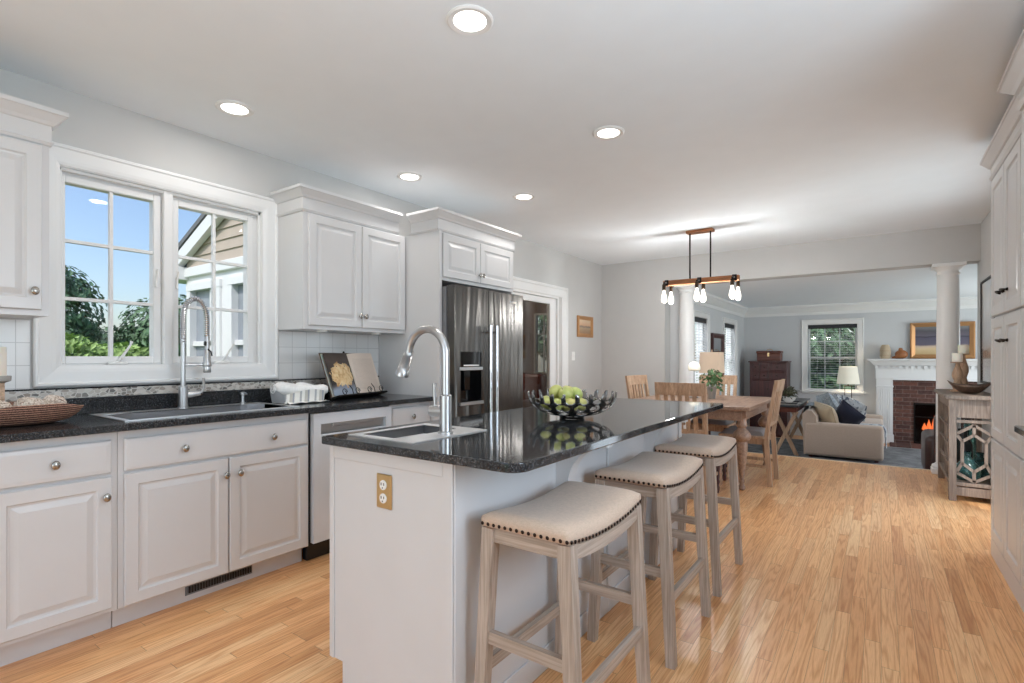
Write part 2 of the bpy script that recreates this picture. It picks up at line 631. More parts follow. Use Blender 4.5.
def put(name, mb, mat, parent=None, label=None, smooth=False, world=True, mods=(), at=None, cat=None, group=None, kind=None):
    """link a builder as ONE mesh object; world coordinates are brought to the parent's base"""
    bmesh.ops.remove_doubles(mb.bm, verts=mb.bm.verts, dist=1e-5) if smooth else None
    bmesh.ops.recalc_face_normals(mb.bm, faces=mb.bm.faces)
    me = bpy.data.meshes.new(name)
    off = origin_of(parent) if (world and parent is not None) else Vector((0, 0, 0))
    if parent is None and at is not None:
        off = Vector(at)
    if off.length > 0:
        bmesh.ops.translate(mb.bm, vec=-off, verts=mb.bm.verts)
    mb.bm.to_mesh(me)
    mb.bm.free()
    me.materials.append(mat)
    if smooth:
        for p in me.polygons:
            p.use_smooth = True
        if smooth != 2:
            try:
                me.set_sharp_from_angle(angle=R(40))
            except Exception:
                pass
    o = bpy.data.objects.new(name, me)
    COL.objects.link(o)
    if parent is not None:
        o.parent = parent
    elif at is not None:
        o.location = at
    if label:
        o['label'] = label
    if cat:
        o['category'] = cat
    if group:
        o['group'] = group
    if kind:
        o['kind'] = kind
    return o

def thing(name, label, cat, loc=(0, 0, 0), rz=0, group=None, kind=None):
    o = bpy.data.objects.new(name, None)
    o.empty_display_size = .1
    COL.objects.link(o)
    o.location = loc
    o.rotation_euler = (0, 0, rz)
    o['label'] = label
    o['category'] = cat
    if group:
        o['group'] = group
    if kind:
        o['kind'] = kind
    return o

def struct(name, mb, mat, label, cat='wall', **kw):
    return put(name, mb, mat, None, label, cat=cat, kind='structure', **kw)

def dup(root, loc, rz=None, label=None, group=None):
    r = root.copy()
    COL.objects.link(r)
    r.location = loc
    if rz is not None:
        r.rotation_euler = (0, 0, rz)
    if label:
        r['label'] = label
    if group:
        r['group'] = group
    for ch in list(root.children):
        c = ch.copy()
        COL.objects.link(c)
        c.parent = r
        for g in list(ch.children):
            d = g.copy()
            COL.objects.link(d)
            d.parent = c
    return r

def wall_with_holes(mb, ax, pos, thick, lo, hi, z0, z1, holes):
    """wall slab across axis ax at pos..pos+thick, spanning lo..hi on the other axis, with rectangular holes (a,b,za,zb)"""
    def bx(a, b, za, zb):
        if b - a < 1e-4 or zb - za < 1e-4:
            return
        if ax == 0:
            mb.box((pos, a, za), (pos + thick, b, zb))
        else:
            mb.box((a, pos, za), (b, pos + thick, zb))
    cur = lo
    for (a, b, za, zb) in sorted(holes):
        bx(cur, a, z0, z1)
        bx(a, b, z0, za)
        bx(a, b, zb, z1)
        cur = b
    bx(cur, hi, z0, z1)
    return mb

# ------------------------------------------------------------ room shell
YB = 6.93   # dropped beam between the dining area and the living room
CZ = 2.535
LZ = -0.27  # sunken living room floor
LC = 2.167
m = MB().box((-3.31, -2.8, -.1), (1.3, 7.1, 0))
struct('floor', m, M['floor'], 'honey oak strip floor of the kitchen and dining area', 'floor')
s_ = plain('oak_nosing', (214, 190, 166), .4)
m = MB().box((-2.38, 7.085, -.03), (1.0, 7.125, .004), .006)
struct('trim_1', m, s_, 'pale wooden nosing along the step down to the living room', 'trim')
m = MB().box((-2.4, 7.1, LZ - .1), (2.7, 11.2, LZ))
struct('floor_living', m, M['floor'], 'oak floor of the sunken living room under the grey rug', 'floor')
m = MB().box((-2.38, 7.08, LZ), (1.3, 7.1, -.03))
struct('wall_step', m, M['trim'], 'white riser of the step down to the living room', 'wall')
m = MB().box((-3.46, -2.8, CZ), (1.3, 7.15, CZ + .1))
struct('ceiling', m, M['ceil'], 'white kitchen ceiling with recessed lights', 'ceiling')
m = MB().box((-2.37, 7.15, LC), (2.7, 11.2, LC + .1))
struct('ceiling_living', m, M['ceil'], 'lower ceiling of the living room beyond the columns', 'ceiling')

m = wall_with_holes(MB(), 0, -3.46, .15, -2.8, 7.15, -.1, CZ, [(.81, 1.845, 1.16, 2.155), (4.5, 5.70, 0, 1.96)])
struct('wall_left', m, M['wall'], 'long grey wall with the sink window and the glass door')
m = MB().box((-3.31, YB, 0), (-2.38, 7.15, CZ)).box((-2.38, YB, LC), (.81, 7.15, CZ))
struct('wall_beam', m, M['wall'], 'grey wall stub and dropped beam over the living room opening')
m = wall_with_holes(MB(), 0, .81, .14, 4.36, 7.15, 0, CZ, [(4.48, 5.56, .03, 2.08)])  # hole added out of view for the dining area fill
struct('wall_right', m, M['wall'], 'grey wall behind the wooden console table')
m = wall_with_holes(MB(), 0, 1.16, .14, -2.8, 4.42, 0, CZ, [(.45, 1.78, .98, 2.06)])  # hole added out of view for the fill over the worktop
struct('wall_right_kitchen', m, M['wall'], 'wall behind the tall white cupboards')
struct('wall_right_return', MB().box((.95, 4.36, 0), (1.16, 4.42, CZ)), M['wall'], 'short wall return at the end of the tall cupboards')
m = wall_with_holes(MB(), 1, -2.8, .12, -3.46, 1.3, 0, CZ, [(-2.8, .6, .03, 2.3)])  # opening added behind the camera to let the rear fill in
struct('wall_back', m, M['wall'], 'wall with an added opening opposite the fireplace end')
# living room
wl_h = [(7.72, 8.42, .45, 1.80), (9.50, 10.31, .45, 1.80)]
m = wall_with_holes(MB(), 0, -2.37, .15, 7.15, 11.2, LZ, LC, wl_h)
struct('wall_living_left', m, M['wall2'], 'grey living room wall with two blind covered windows')
m = MB().box((-3.31, 7.15, 0), (-2.37, 7.3, CZ))
struct('wall_living_corner', m, M['wall2'], 'wall return behind the column by the glass door wall')
m = wall_with_holes(MB(), 1, 11.12, .15, -2.37, 2.7, LZ, LC, [(-1.115, -.345, .585, 1.80), (.445, 1.175, LZ + .001, .44)])
struct('wall_living_far', m, M['wall2'], 'grey far wall with the window and fireplace')
m = wall_with_holes(MB(), 0, 2.55, .12, 7.0, 11.2, LZ, LC, [(7.8, 10.6, -.1, 2.0)])  # opening added out of view for the living room fill
struct('wall_living_right', m, M['wall2'], 'living room side wall with wide added opening')
m = MB().box((.95, 7.0, LZ), (2.67, 7.15, LC))
struct('wall_living_front', m, M['wall2'], 'living room wall behind the console wall')
# crown and base mouldings
crown = [(0, LC - .18), (.014, LC - .18), (.016, LC - .13), (.03, LC - .115), (.08, LC - .05), (.10, LC - .035), (.10, LC), (0, LC)]
m = MB().sweep([(2.55, 11.12), (-2.22, 11.12), (-2.22, 7.15)][::-1], crown)
struct('trim_2', m, M['trim'], 'white crown moulding round the living room ceiling', 'trim')
m = MB().box((-2.22, 11.105, LZ), (-.14, 11.12, LZ + .14), .004).box((-2.22, 7.15, LZ), (-2.205, 11.12, LZ + .14), .004)
struct('baseboard_living', m, M['trim'], 'white baseboard of the living room', 'baseboard')
m = MB().box((-3.31, 5.93, 0), (-3.295, 6.93, .13), .004).box((-3.31, 6.915, 0), (-2.38, 6.93, .13), .004)
struct('baseboard_left', m, M['trim'], 'white baseboard of the dining corner', 'baseboard')
m = MB().box((.795, 5.6, 0), (.81, 6.93, .13), .004)
struct('baseboard_right', m, M['trim'], 'white baseboard behind the console table', 'baseboard')
# tiled splashback and its mosaic and stone strips
m = MB().box((-3.31, -.3, 1.05), (-3.303, .70, 1.383)).box((-3.31, 1.955, 1.05), (-3.303, 2.808, 1.383))
struct('trim_3', m, M['tile'], 'white square wall tiles above the left worktop', 'wall tiles')
m = MB().box((-3.31, -.3, 1.0), (-3.296, 2.808, 1.045))
struct('trim_4', m, M['mosaic'], 'narrow pebble mosaic strip above the stone upstand', 'tile strip')
m = MB().box((-3.31, -.3, 1.045), (-3.292, 2.808, 1.053), .002)
struct('trim_5', m, M['granite'], 'thin dark pencil trim over the mosaic strip', 'tile trim')

# columns
for (cx, lab) in ((-2.116, 'round white column beside the grey wall stub, nearer the dining chairs'), (.568, 'round white column behind the candlesticks on the console table')):
    c = thing('column', lab, 'column', (cx, 7.03, 0), group=None, kind='structure')
    mb = MB().lathe((cx, 7.03, 0), [(.098, .09), (.1, .12), (.1, .5), (.097, 1.2), (.09, 2.02), (.09, 2.05), (.1, 2.055), (.1, 2.07), (.09, 2.075), (.09, 2.09), (.1, 2.1), (.118, 2.12), (.125, 2.13)], 40)
    put('shaft', mb, M['trim'], c, smooth=True)
    put('capital', MB().box((cx - .135, 6.90, 2.13), (cx + .135, 7.16, LC - .001), .004), M['trim'], c)
    mb = MB().box((cx - .14, 6.89, 0), (cx + .14, 7.084, .05), .004).lathe((cx, 7.03, 0), [(.13, .05), (.136, .065), (.13, .08), (.112, .09), (.105, .1)], 40)
    put('base', mb, M['trim'], c)

# ------------------------------------------------------------ kitchen window over the sink
def muntin_sash(name, par, y0, y1, z0, z1, x, st=.038, hb=3, glass=M['glass'], vb=2, ax=0, mt=M['trim'], fr=.018):
    mb = MB()
    def b(a0, a1, c0, c1, d0, d1, bev=.003):
        if ax == 0:
            mb.box((x + d0, a0, c0), (x + d1, a1, c1), bev)
        else:
            mb.box((a0, x + d0, c0), (a1, x + d1, c1), bev)
    b(y0 - st, y0, z0 - st, z1 + st, -.02, .02)
    b(y1, y1 + st, z0 - st, z1 + st, -.02, .02)
    b(y0, y1, z0 - st, z0, -.02, .02)
    b(y0, y1, z1, z1 + st, -.02, .02)
    for i in range(1, vb):
        c = y0 + (y1 - y0) * i / vb
        b(c - fr / 2, c + fr / 2, z0, z1, -.012, .012, .002)
    for i in range(1, hb):
        c = z0 + (z1 - z0) * i / hb
        b(y0, y1, c - fr / 2, c + fr / 2, -.0118, .0118, .002)
    f = put(name, mb, mt, par)
    g = MB()
    if ax == 0:
        g.box((x - .003, y0, z0), (x + .003, y1, z1))
    else:
        g.box((y0, x - .003, z0), (y1, x + .003, z1))
    put('pane', g, glass, f)
    return f

w = thing('window_1', 'white double casement window over the kitchen sink', 'window', (-3.31, 1.33, 1.1), kind='structure')
mb = MB().nest((-3.31, .71, 1.06), (0, 1, 0), (1, 0, 0), 1.235, 1.195, [(0, 0), (0, .02), (.006, .026), (.016, .026), (.022, .018), (.07, .015), (.085, .012), (.1, .006), (.1, 0)], fill=False)
put('casing', mb, M['trim'], w)
mb = MB().box((-3.455, .805, 1.15), (-3.311, .814, 2.16)).box((-3.455, 1.841, 1.15), (-3.311, 1.85, 2.16)).box((-3.455, .814, 2.151), (-3.311, 1.841, 2.16)).box((-3.455, .814, 1.15), (-3.311, 1.841, 1.164))
for (a_, b_) in (((-3.40), (-3.352)),):
    ring = wall_with_holes(mb, 0, -3.41, .047, .811, 1.844, 1.161, 2.154, [(.846, 1.234, 1.209, 2.087), (1.365, 1.771, 1.209, 2.087)])
mb.box((-3.42, 1.275, 1.16), (-3.325, 1.325, 2.155), .004).box((-3.345, .81, 1.16), (-3.33, .826, 2.155), .003).box((-3.345, 1.829, 1.16), (-3.33, 1.845, 2.155), .003).box((-3.345, .81, 2.135), (-3.33, 1.845, 2.155), .003)
put('jamb', mb, M['trim'], w)
s1 = muntin_sash('sash', w, .845, 1.235, 1.208, 2.088, -3.375)
s2 = muntin_sash('sash', w, 1.364, 1.772, 1.208, 2.088, -3.375)
for (yy, s0) in ((1.245, s1), (1.352, s2)):
    mb = MB().box((-3.354, yy - .006, 1.60), (-3.34, yy + .006, 1.67), .003).rod((-3.34, yy, 1.65), (-3.325, yy, 1.70), .005)
    put('latch', mb, M['white'], s0)
for yy in (1.06, 1.6):
    mb = MB().box((-3.355, yy - .045, 1.165), (-3.325, yy + .045, 1.182), .006).tube([(-3.34, yy, 1.18), (-3.315, yy + .01, 1.2), (-3.31, yy + .05, 1.27), (-3.31, yy + .055, 1.29)], [.008, .008, .005, .008], 8)
    put('crank', mb, M['white'], w, smooth=True)

# ------------------------------------------------------------ cabinet building
DOOR = [(0, 0), (0, .015), (.004, .02), (.05, .02), (.056, .012), (.064, .0105), (.088, .0185)]
def knob(mb, p, n, r=.015):
    p, n = Vector(p), Vector(n)
    mb.rod(p, p + n * .014, .005, .007, 10)
    mx = Matrix.Translation(p + n * .02) @ n.to_track_quat('Z', 'Y').to_matrix().to_4x4() @ Matrix.Diagonal((1, 1.25, .55, 1))
    rr = bmesh.ops.create_uvsphere(mb.bm, u_segments=14, v_segments=10, radius=r)
    bmesh.ops.transform(mb.bm, matrix=mx, verts=rr['verts'])
    return mb
def cab_door(par, x, nx, y0, y1, z0, z1, kn=None, name='door', loops=DOOR, mat=M['cab'], drawer=False):
    if drawer:
        loops = [(0, 0), (0, .013), (.006, .018), (.02, .02)]
    xb = x - nx * .02
    d = put(name, MB().nest((xb, y0, z0), (0, 1, 0), (nx, 0, 0), y1 - y0, z1 - z0, loops), mat, par)
    for k in (kn or []):
        put('knob', knob(MB(), (x, k[0], k[1]), (nx, 0, 0)), M['nickel'], d, 'brushed nickel knob', smooth=True)
    return d
def base_cab(label, y0, y1, drawers, doors, toe=True):
    c = thing('base_cabinet', label, 'cabinet', (-3.0, (y0 + y1) / 2, 0))
    put('body', MB().box((-3.295, y0 + .001, .10), (-2.731, y1 - .001, .883)), M['cab'], c)
    put('toe_kick', MB().box((-3.29, y0 + .002, 0), (-2.795, y1 - .002, .10)), M['cab'], c)
    for (a, b, z0, z1, kn) in drawers:
        cab_door(c, -2.711, 1, a, b, z0, z1, kn, 'drawer', drawer=True)
    for (a, b, z0, z1, kn) in doors:
        cab_door(c, -2.711, 1, a, b, z0, z1, kn)
    return c
c = base_cab('white base cabinet under the woven basket, with one drawer over one door', .43, .866,
         [(.456, .842, .702, .846, [(.649, .771)])], [(.456, .842, .12, .688, [(.818, .605)])])
c = base_cab('white base cabinet nearest the camera, beyond the candle holder', -.3, .43,
         [(-.27, .41, .702, .846, [(.07, .771)])], [(-.27, .065, .12, .688, [(.04, .605)]), (.075, .41, .12, .688, [(.1, .605)])])
c = base_cab('wide white sink cabinet with false drawer and two doors', .866, 1.80,
         [(.888, 1.786, .702, .846, [(1.127, .771), (1.571, .771)])],
         [(.888, 1.335, .108, .69, [(1.318, .607)]), (1.340, 1.786, .108, .69, [(1.388, .607)])])
mb = MB().nest((-2.795, 1.165, .028), (0, 1, 0), (1, 0, 0), .335, .052, [(0, 0), (.002, .005), (.008, .005), (.010, .001)])
put('vent_grille', mb, plain('grey_vent', (120, 122, 126), .5), c, 'dark grey floor vent grille')
mb = MB()
for i in range(24):
    yy = 1.18 + i * .0133
    mb.box((-2.796, yy, .038), (-2.789, yy + .0085, .070))
put('vent_slots', mb, M['black'], c)
c = base_cab('white cabinet between the dishwasher and the fridge', 2.418, 2.808,
         [(2.432, 2.792, .702, .855, [(2.61, .785)])], [(2.432, 2.792, .108, .69, [(2.46, .607)])])

dw = thing('dishwasher', 'stainless steel dishwasher with pocket handle', 'dishwasher', (-3.0, 2.107, 0))
put('body', MB().box((-3.29, 1.806, .10), (-2.735, 2.414, .882)), M['black'], dw)
mb = wall_with_holes(MB(), 0, -2.733, .033, 1.814, 2.406, .115, .872, [(1.862, 2.358, .742, .808)])
mb.box((-2.7005, 1.862, .728), (-2.690, 2.358, .748), .004)
put('door_panel', mb, plain('dishwasher_steel', (214, 218, 222), .32, metal=.12), dw)
put('handle_pocket', MB().box((-2.7335, 1.862, .742), (-2.726, 2.358, .808)).box((-2.7255, 1.95, .785), (-2.706, 2.27, .8075), .003), M['steel2'], dw)
put('kick_plate', MB().box((-2.80, 1.81, .005), (-2.76, 2.41, .10)), M['black'], dw, 'black kick plate')

# worktop with sink cut-out, upstand
def slab_with_hole(mb, x0, x1, y0, y1, z0, z1, h, rad=0, bev=.004):
    hx0, hx1, hy0, hy1 = h
    mb.box((x0, y0, z0), (x1, hy0, z1)); mb.box((x0, hy1, z0), (x1, y1, z1))
    mb.box((x0, hy0, z0), (hx0, hy1, z1)); mb.box((hx1, hy0, z0), (x1, hy1, z1))
    return mb
wt = thing('worktop', 'long black granite worktop under the sink window', 'worktop', (-3.0, 1.3, .885))
mb = slab_with_hole(MB(), -3.295, -2.668, -.3, 2.808, .885, .915, (-3.20, -2.79, .935, 1.735))
mb.box((-2.6685, -.3, .885), (-2.664, 2.808, .913), .002)
put('slab', mb, M['soap'], wt)
put('upstand', MB().box((-3.309, -.3, .915), (-3.285, 2.808, .998), .002), M['soap'], wt)

def sink(label, x0, x1, y0, y1, bx0, bx1, by0, by1, depth=.2, lw=.006):
    t = thing('kitchen_sink', label, 'sink', ((x0 + x1) / 2, (y0 + y1) / 2, .915))
    z = .9155
    mb = slab_with_hole(MB(), x0, x1, y0, y1, z, z + .004, (bx0, bx1, by0, by1))
    put('rim', mb, M['rim'], t)
    mb = MB()
    r = .03
    mb.grid(lambda u, v: Vector((bx0 + (bx1 - bx0) * (.5 + .5 * max(-1, min(1, 1.25 * math.cos(2 * PI * u)))) + 0, by0 + (by1 - by0) * (.5 + .5 * max(-1, min(1, 1.25 * math.sin(2 * PI * u)))), z + .004 - depth * v)), 64, 6, closed_u=True)
    mb.box((bx0, by0, z - depth - .004), (bx1, by1, z - depth + .006))
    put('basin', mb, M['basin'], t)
    put('drain', MB().cyl(((bx0 + bx1) / 2, (by0 + by1) / 2, z - depth + .008), .04, .006), M['chrome'], t, smooth=True)
    return t
sink('wide stainless sink set into the worktop below the window', -3.235, -2.765, .905, 1.765, -3.14, -2.79, .935, 1.735)

# sprung spout faucet
f = thing('spring_faucet', 'tall sprung pull-down faucet behind the wide sink', 'faucet', (-3.19, 1.32, .919))
fx, fy = -3.19, 1.32
put('base', MB().lathe((fx, fy, .9195), [(.028, 0), (.028, .008), (.024, .01), (.024, .12), (.018, .125)], 24), M['steel2'], f, smooth=True)
put('riser', MB().rod((fx, fy, 1.04), (fx, fy, 1.30), .0125, seg=16), M['steel2'], f, smooth=True)
arc = []
for i in range(41):
    a = PI * i / 40
    arc.append(Vector((fx + .012 * (1 - math.cos(a)), fy + .058 * (1 - math.cos(a)), 1.42 + .115 * math.sin(a))))
pre = [Vector((fx, fy, 1.28 + .14 * i / 10)) for i in range(10)]
post = [Vector((fx + .024, fy + .116, 1.42 - .10 * i / 10)) for i in range(1, 11)]
path = pre + arc + post
put('hose', MB().tube(path, .009, 8), M['steel2'], f, smooth=True)
L = [0]
for i in range(1, len(path)):
    L.append(L[-1] + (path[i] - path[i - 1]).length)
def at_len(s):
    for i in range(1, len(path)):
        if L[i] >= s:
            k = (s - L[i - 1]) / (L[i] - L[i - 1] + 1e-9)
            return path[i - 1].lerp(path[i], k), (path[i] - path[i - 1]).normalized()
    return path[-1], (path[-1] - path[-2]).normalized()
hel = []
N = 46
for i in range(N * 10):
    s0 = L[-1] * i / (N * 10 - 1)
    p, t = at_len(s0)
    side = Vector((1, 0, 0)); side = (side - t * side.dot(t)).normalized()
    up = t.cross(side)
    a = 2 * PI * i / 10
    hel.append(p + (side * math.cos(a) + up * math.sin(a)) * .0135)
put('spring', MB().tube(hel, .0034, 5), M['chrome'], f, smooth=True)
ex, ey = fx + .024, fy + .116
put('spray_head', MB().lathe((ex, ey, 0), [(.011, 1.33), (.014, 1.32), (.012, 1.25), (.013, 1.245), (.019, 1.235), (.019, 1.14), (.021, 1.12), (.018, 1.115)], 20), M['steel2'], f, smooth=True)
put('spray_lever', MB().tube([(ex + .012, ey, 1.25), (ex + .03, ey + .008, 1.235), (ex + .033, ey + .012, 1.21)], .004, 6).box((ex + .005, ey - .022, 1.27), (ex + .02, ey - .012, 1.295), .003), M['black'], f)
put('docking_arm', MB().rod((fx, fy, 1.16), (ex, ey, 1.16), .006).lathe((ex, ey, 0), [(.022, 1.15), (.024, 1.155), (.024, 1.17), (.022, 1.175)], 16), M['steel2'], f, smooth=True)
put('handle', MB().rod((fx, fy + .02, .99), (fx + .01, fy + .085, 1.0), .017, .014, 14).tube([(fx + .01, fy + .09, 1.0), (fx + .012, fy + .105, 1.03), (fx + .012, fy + .103, 1.085)], [.008, .007, .008], 8), M['steel2'], f, smooth=True)
sd = thing('soap_dispenser', 'small steel soap dispenser at the far corner of the wide sink', 'soap dispenser', (-3.2, 1.66, .9195))
put('pump', MB().lathe((-3.2, 1.66, .9195), [(.016, 0), (.016, .006), (.010, .01), (.009, .05), (.016, .055), (.016, .068), (.008, .072)], 16), M['steel2'], sd, smooth=True)
put('nozzle', MB().tube([(-3.2, 1.66, .984), (-3.17, 1.66, .985), (-3.155, 1.66, .978)], .005, 8), M['steel2'], sd, smooth=True)

# ------------------------------------------------------------ upper cabinets
FR = [(0, 2.135), (.008, 2.137), (.015, 2.150), (.007, 2.154), (.007, 2.222), (.015, 2.226), (.022, 2.238), (.048, 2.266), (.055, 2.270), (.055, 2.288), (0, 2.288)]
def upper(label, y0, y1, doors, x=-2.98, z0=1.385, crown_path=None):
    c = thing('wall_cabinet', label, 'cabinet', (-3.15, (y0 + y1) / 2, z0))
    put('body', MB().box((-3.305, y0, z0), (x - .021, y1, 2.135)), M['cab'], c)
    for (a, b, za, zb, kn) in doors:
        cab_door(c, x, 1, a, b, za, zb, kn)
    put('crown', MB().sweep(crown_path, FR), M['cab'], c)
    return c
upper('white double wall cabinet with crown, between window and fridge', 1.94, 2.808,
      [(1.972, 2.386, 1.41, 2.125, [(2.366, 1.49)]), (2.391, 2.795, 1.41, 2.125, [(2.412, 1.49)])],
      crown_path=[(-3.305, 1.94), (-3.001, 1.94), (-3.001, 2.740)])
upper('white wall cabinet with crown above the woven basket', -.3, .70,
      [(-.27, .19, 1.41, 2.125, []), (.205, .672, 1.41, 2.125, [(.645, 1.49)])],
      crown_path=[(-3.001, -.3), (-3.001, .70), (-3.305, .70)])
pl = thing('under_cabinet_light', 'pair of small puck lights under the double wall cabinet', 'light', (-3.1, 2.3, 1.38))
for yy in (2.12, 2.58):
    put('puck', MB().lathe((-3.06, yy, 0), [(.03, 1.372), (.034, 1.376), (.034, 1.3845), (.02, 1.3845)], 20), M['white'], pl, smooth=True)

fc = thing('fridge_surround', 'white tall surround with two small doors over the fridge', 'cabinet', (-3.0, 3.29, 0))
put('side_panel', MB().box((-3.305, 2.812, 0), (-2.64, 2.836, 2.135)), M['cab'], fc)
put('side_panel', MB().box((-3.305, 3.752, 0), (-2.66, 3.772, 2.135)), M['cab'], fc)
put('body', MB().box((-3.305, 2.836, 1.775), (-2.66, 3.772, 2.135)).box((-2.66, 2.836, 1.775), (-2.655, 3.772, 2.135)), M['cab'], fc)
cab_door(fc, -2.635, 1, 2.85, 3.283, 1.80, 2.122, [(3.265, 1.86)])
cab_door(fc, -2.635, 1, 3.288, 3.745, 1.80, 2.122, [(3.306, 1.86)])
put('crown', MB().sweep([(-2.93, 2.812), (-2.655, 2.812), (-2.655, 3.772), (-3.305, 3.772)], FR), M['cab'], fc)

fr = thing('fridge', 'stainless side-by-side fridge with ice dispenser', 'fridge', (-2.9, 3.3, 0))
put('body', MB().box((-3.28, 2.845, .02), (-2.605, 3.745, 1.725)), plain('fridge_side_grey', (120, 120, 122), .4), fr)
mb = wall_with_holes(MB(), 0, -2.598, .068, 2.850, 3.249, .06, 1.735, [(2.918, 3.166, .866, 1.245)])
dl = put('door', mb, M['fridge'], fr)
dr = put('door', MB().box((-2.598, 3.255, .06), (-2.53, 3.742, 1.735), .006, seg=2), M['fridge'], fr)
put('dispenser_panel', MB().box((-2.59, 2.919, 1.131), (-2.527, 3.165, 1.244), .003), M['blackgloss'], dl, 'glossy black dispenser panel')
mb = MB().box((-2.597, 2.919, .867), (-2.592, 3.165, 1.13)).box((-2.592, 2.919, .867), (-2.53, 2.925, 1.13)).box((-2.592, 3.159, .867), (-2.53, 3.165, 1.13))
mb.box((-2.592, 2.925, .867), (-2.53, 3.159, .875)).box((-2.59, 3.01, .95), (-2.57, 3.08, 1.12), .006)
put('dispenser_recess', mb, M['blackgloss'], dl, 'dark dispenser recess')
put('dispenser_bezel', MB().box((-2.53, 2.905, 1.105), (-2.524, 3.178, 1.130), .002).box((-2.53, 2.905, .845), (-2.515, 3.178, .868), .002), M['steel2'], dl)
put('dispenser_buttons', MB().box((-2.5275, 2.95, 1.137), (-2.5255, 3.13, 1.147)), M['white'], dl)
for (yy, dd) in ((3.213, dl), (3.292, dr)):
    mb = MB().rod((-2.474, yy, .42), (-2.474, yy, 1.45), .0125, seg=16)
    mb.rod((-2.53, yy, 1.40), (-2.474, yy, 1.40), .009).rod((-2.53, yy, .47), (-2.474, yy, .47), .009)
    put('handle', mb, M['chrome'], dd, 'polished bar handle', smooth=True)
put('badge', MB().box((-2.53, 3.545, 1.655), (-2.5265, 3.63, 1.672), .001), M['chrome'], dr)

# ------------------------------------------------------------ glazed door to the dark panelled room
d = thing('door_1', 'white framed glass door beside the fridge', 'door', (-3.31, 5.1, 0), kind='structure')
mb = MB()
prof = [(0, 0), (0, .018), (.008, .028), (.03, .028), (.04, .018), (.12, .014), (.13, .008), (.13, 0)]
mb.nest((-3.31, 4.27, -.16), (0, 1, 0), (1, 0, 0), 1.63, 2.25, [(i, h_) for i, h_ in prof], fill=False)
bmesh.ops.bisect_plane(mb.bm, geom=mb.bm.verts[:] + mb.bm.edges[:] + mb.bm.faces[:], plane_co=(0, 0, .001), plane_no=(0, 0, -1), clear_outer=True)
put('casing', mb, M['trim'], d)
mb = MB().box((-3.46, 5.67, 0), (-3.31, 5.70, 1.96)).box((-3.46, 4.5, 0), (-3.31, 4.535, 1.96)).box((-3.46, 4.535, 1.935), (-3.31, 5.67, 1.96))
put('jamb', mb, M['trim'], d)
mb = wall_with_holes(MB(), 0, -3.38, .045, 4.54, 5.665, .01, 1.93, [(4.66, 5.525, .25, 1.86)])
lf = put('leaf', mb, M['trim'], d)
put('pane', MB().box((-3.36, 4.66, .25), (-3.352, 5.525, 1.86)), M['doorglass'], lf)
# the room behind it
m = MB().box((-5.6, 4.1, -.1), (-3.46, 6.7, 0))
struct('floor_den', m, M['dkwood'], 'dark floor of the panelled room behind the glass door', 'floor')
m = wall_with_holes(MB(), 1, 6.6, .12, -5.6, -3.46, 0, 2.5, [(-4.27, -3.93, .95, 1.86)])
m.box((-5.7, 4.1, 0), (-5.6, 6.7, 2.5)).box((-5.6, 4.0, 0), (-3.46, 4.1, 2.5)).box((-5.7, 4.0, 2.5), (-3.46, 6.72, 2.6))
struct('wall_den', m, M['dkwood'], 'dark wood panelled walls seen through the glass door')
w = thing('window_2', 'small window in the dark panelled room behind the glass door', 'window', (-4.1, 6.6, .95), kind='structure')
muntin_sash('sash', w, -4.24, -3.96, .98, 1.83, 6.62, .03, 3, M['glass'], 2, 1, M['pot'], .012)
ch = thing('armchair', 'dark red leather armchair behind the glass door', 'armchair', (-3.95, 5.6, 0))
mb = MB().box((-4.25, 5.3, .12), (-3.7, 5.9, .45), .05, seg=3)
put('seat', mb, M['leather'], ch, smooth=2)
put('backrest', MB().box((-4.25, 5.85, .12), (-3.68, 6.05, .98), .06, seg=3), plain('oxblood_leather', (96, 36, 26), .25), ch, 'tufted dark red backrest', smooth=2)
for xx in (-4.3, -3.75):
    put('arm', MB().box((xx, 5.3, .12), (xx + .13, 5.95, .66), .05, seg=3), M['leather'], ch, smooth=2)
for (xx, yy) in ((-4.2, 5.35), (-3.72, 5.35), (-4.2, 5.95), (-3.72, 5.95)):
    put('leg', MB().cyl((xx, yy, .06), .02, .12), M['chest'], ch)

light('den_fill', 'POINT', (-4.3, 5.3, 2.2), (0, 0, 0), 24, (1, .9, .78), shadow_soft_size=.2)  # added fill to brighten the closed room, no fixture there
# small framed picture and light switch on the dining wall
p = thing('framed_picture', 'small gilt framed landscape above the light switch', 'picture', (-3.3, 6.38, 1.6))
put('frame', MB().nest((-3.309, 6.17, 1.475), (0, 1, 0), (1, 0, 0), .44, .285, [(0, 0), (0, .025), (.02, .03), (.05, .015), (.05, 0)], fill=False), M['gilt'], p)
def land(name, stops, axis=2, lo=0, hi=1, nscale=6):
    s = NT(name)
    tc = s.n('TexCoord'); sp = s.n('SeparateXYZ')
    s.l(tc.outputs['Generated'], sp.inputs[0])
    nz = s.noise(tc.outputs['Generated'], nscale, 4)
    v = s.math('ADD', sp.outputs[axis], s.math('MULTIPLY_ADD', nz.outputs[0], .16, -.08))
    s.set(col=s.ramp(v, stops), rough=.5)
    return s.m
put('canvas', MB().box((-3.309, 6.215, 1.52), (-3.302, 6.565, 1.715)), land('small_landscape', [(.1, (150, 120, 92)), (.4, (172, 150, 122)), (.5, (120, 110, 104)), (.6, (206, 168, 134)), (.9, (214, 190, 160))]), p)
s_ = thing('light_switch', 'white light switch plate below the small gilt picture', 'light switch', (-3.305, 6.07, 1.22))
put('plate', MB().box((-3.31, 6.03, 1.16), (-3.303, 6.11, 1.275), .003), M['white'], s_)
put('toggle', MB().box((-3.303, 6.06, 1.205), (-3.296, 6.08, 1.235), .002), M['white'], s_)

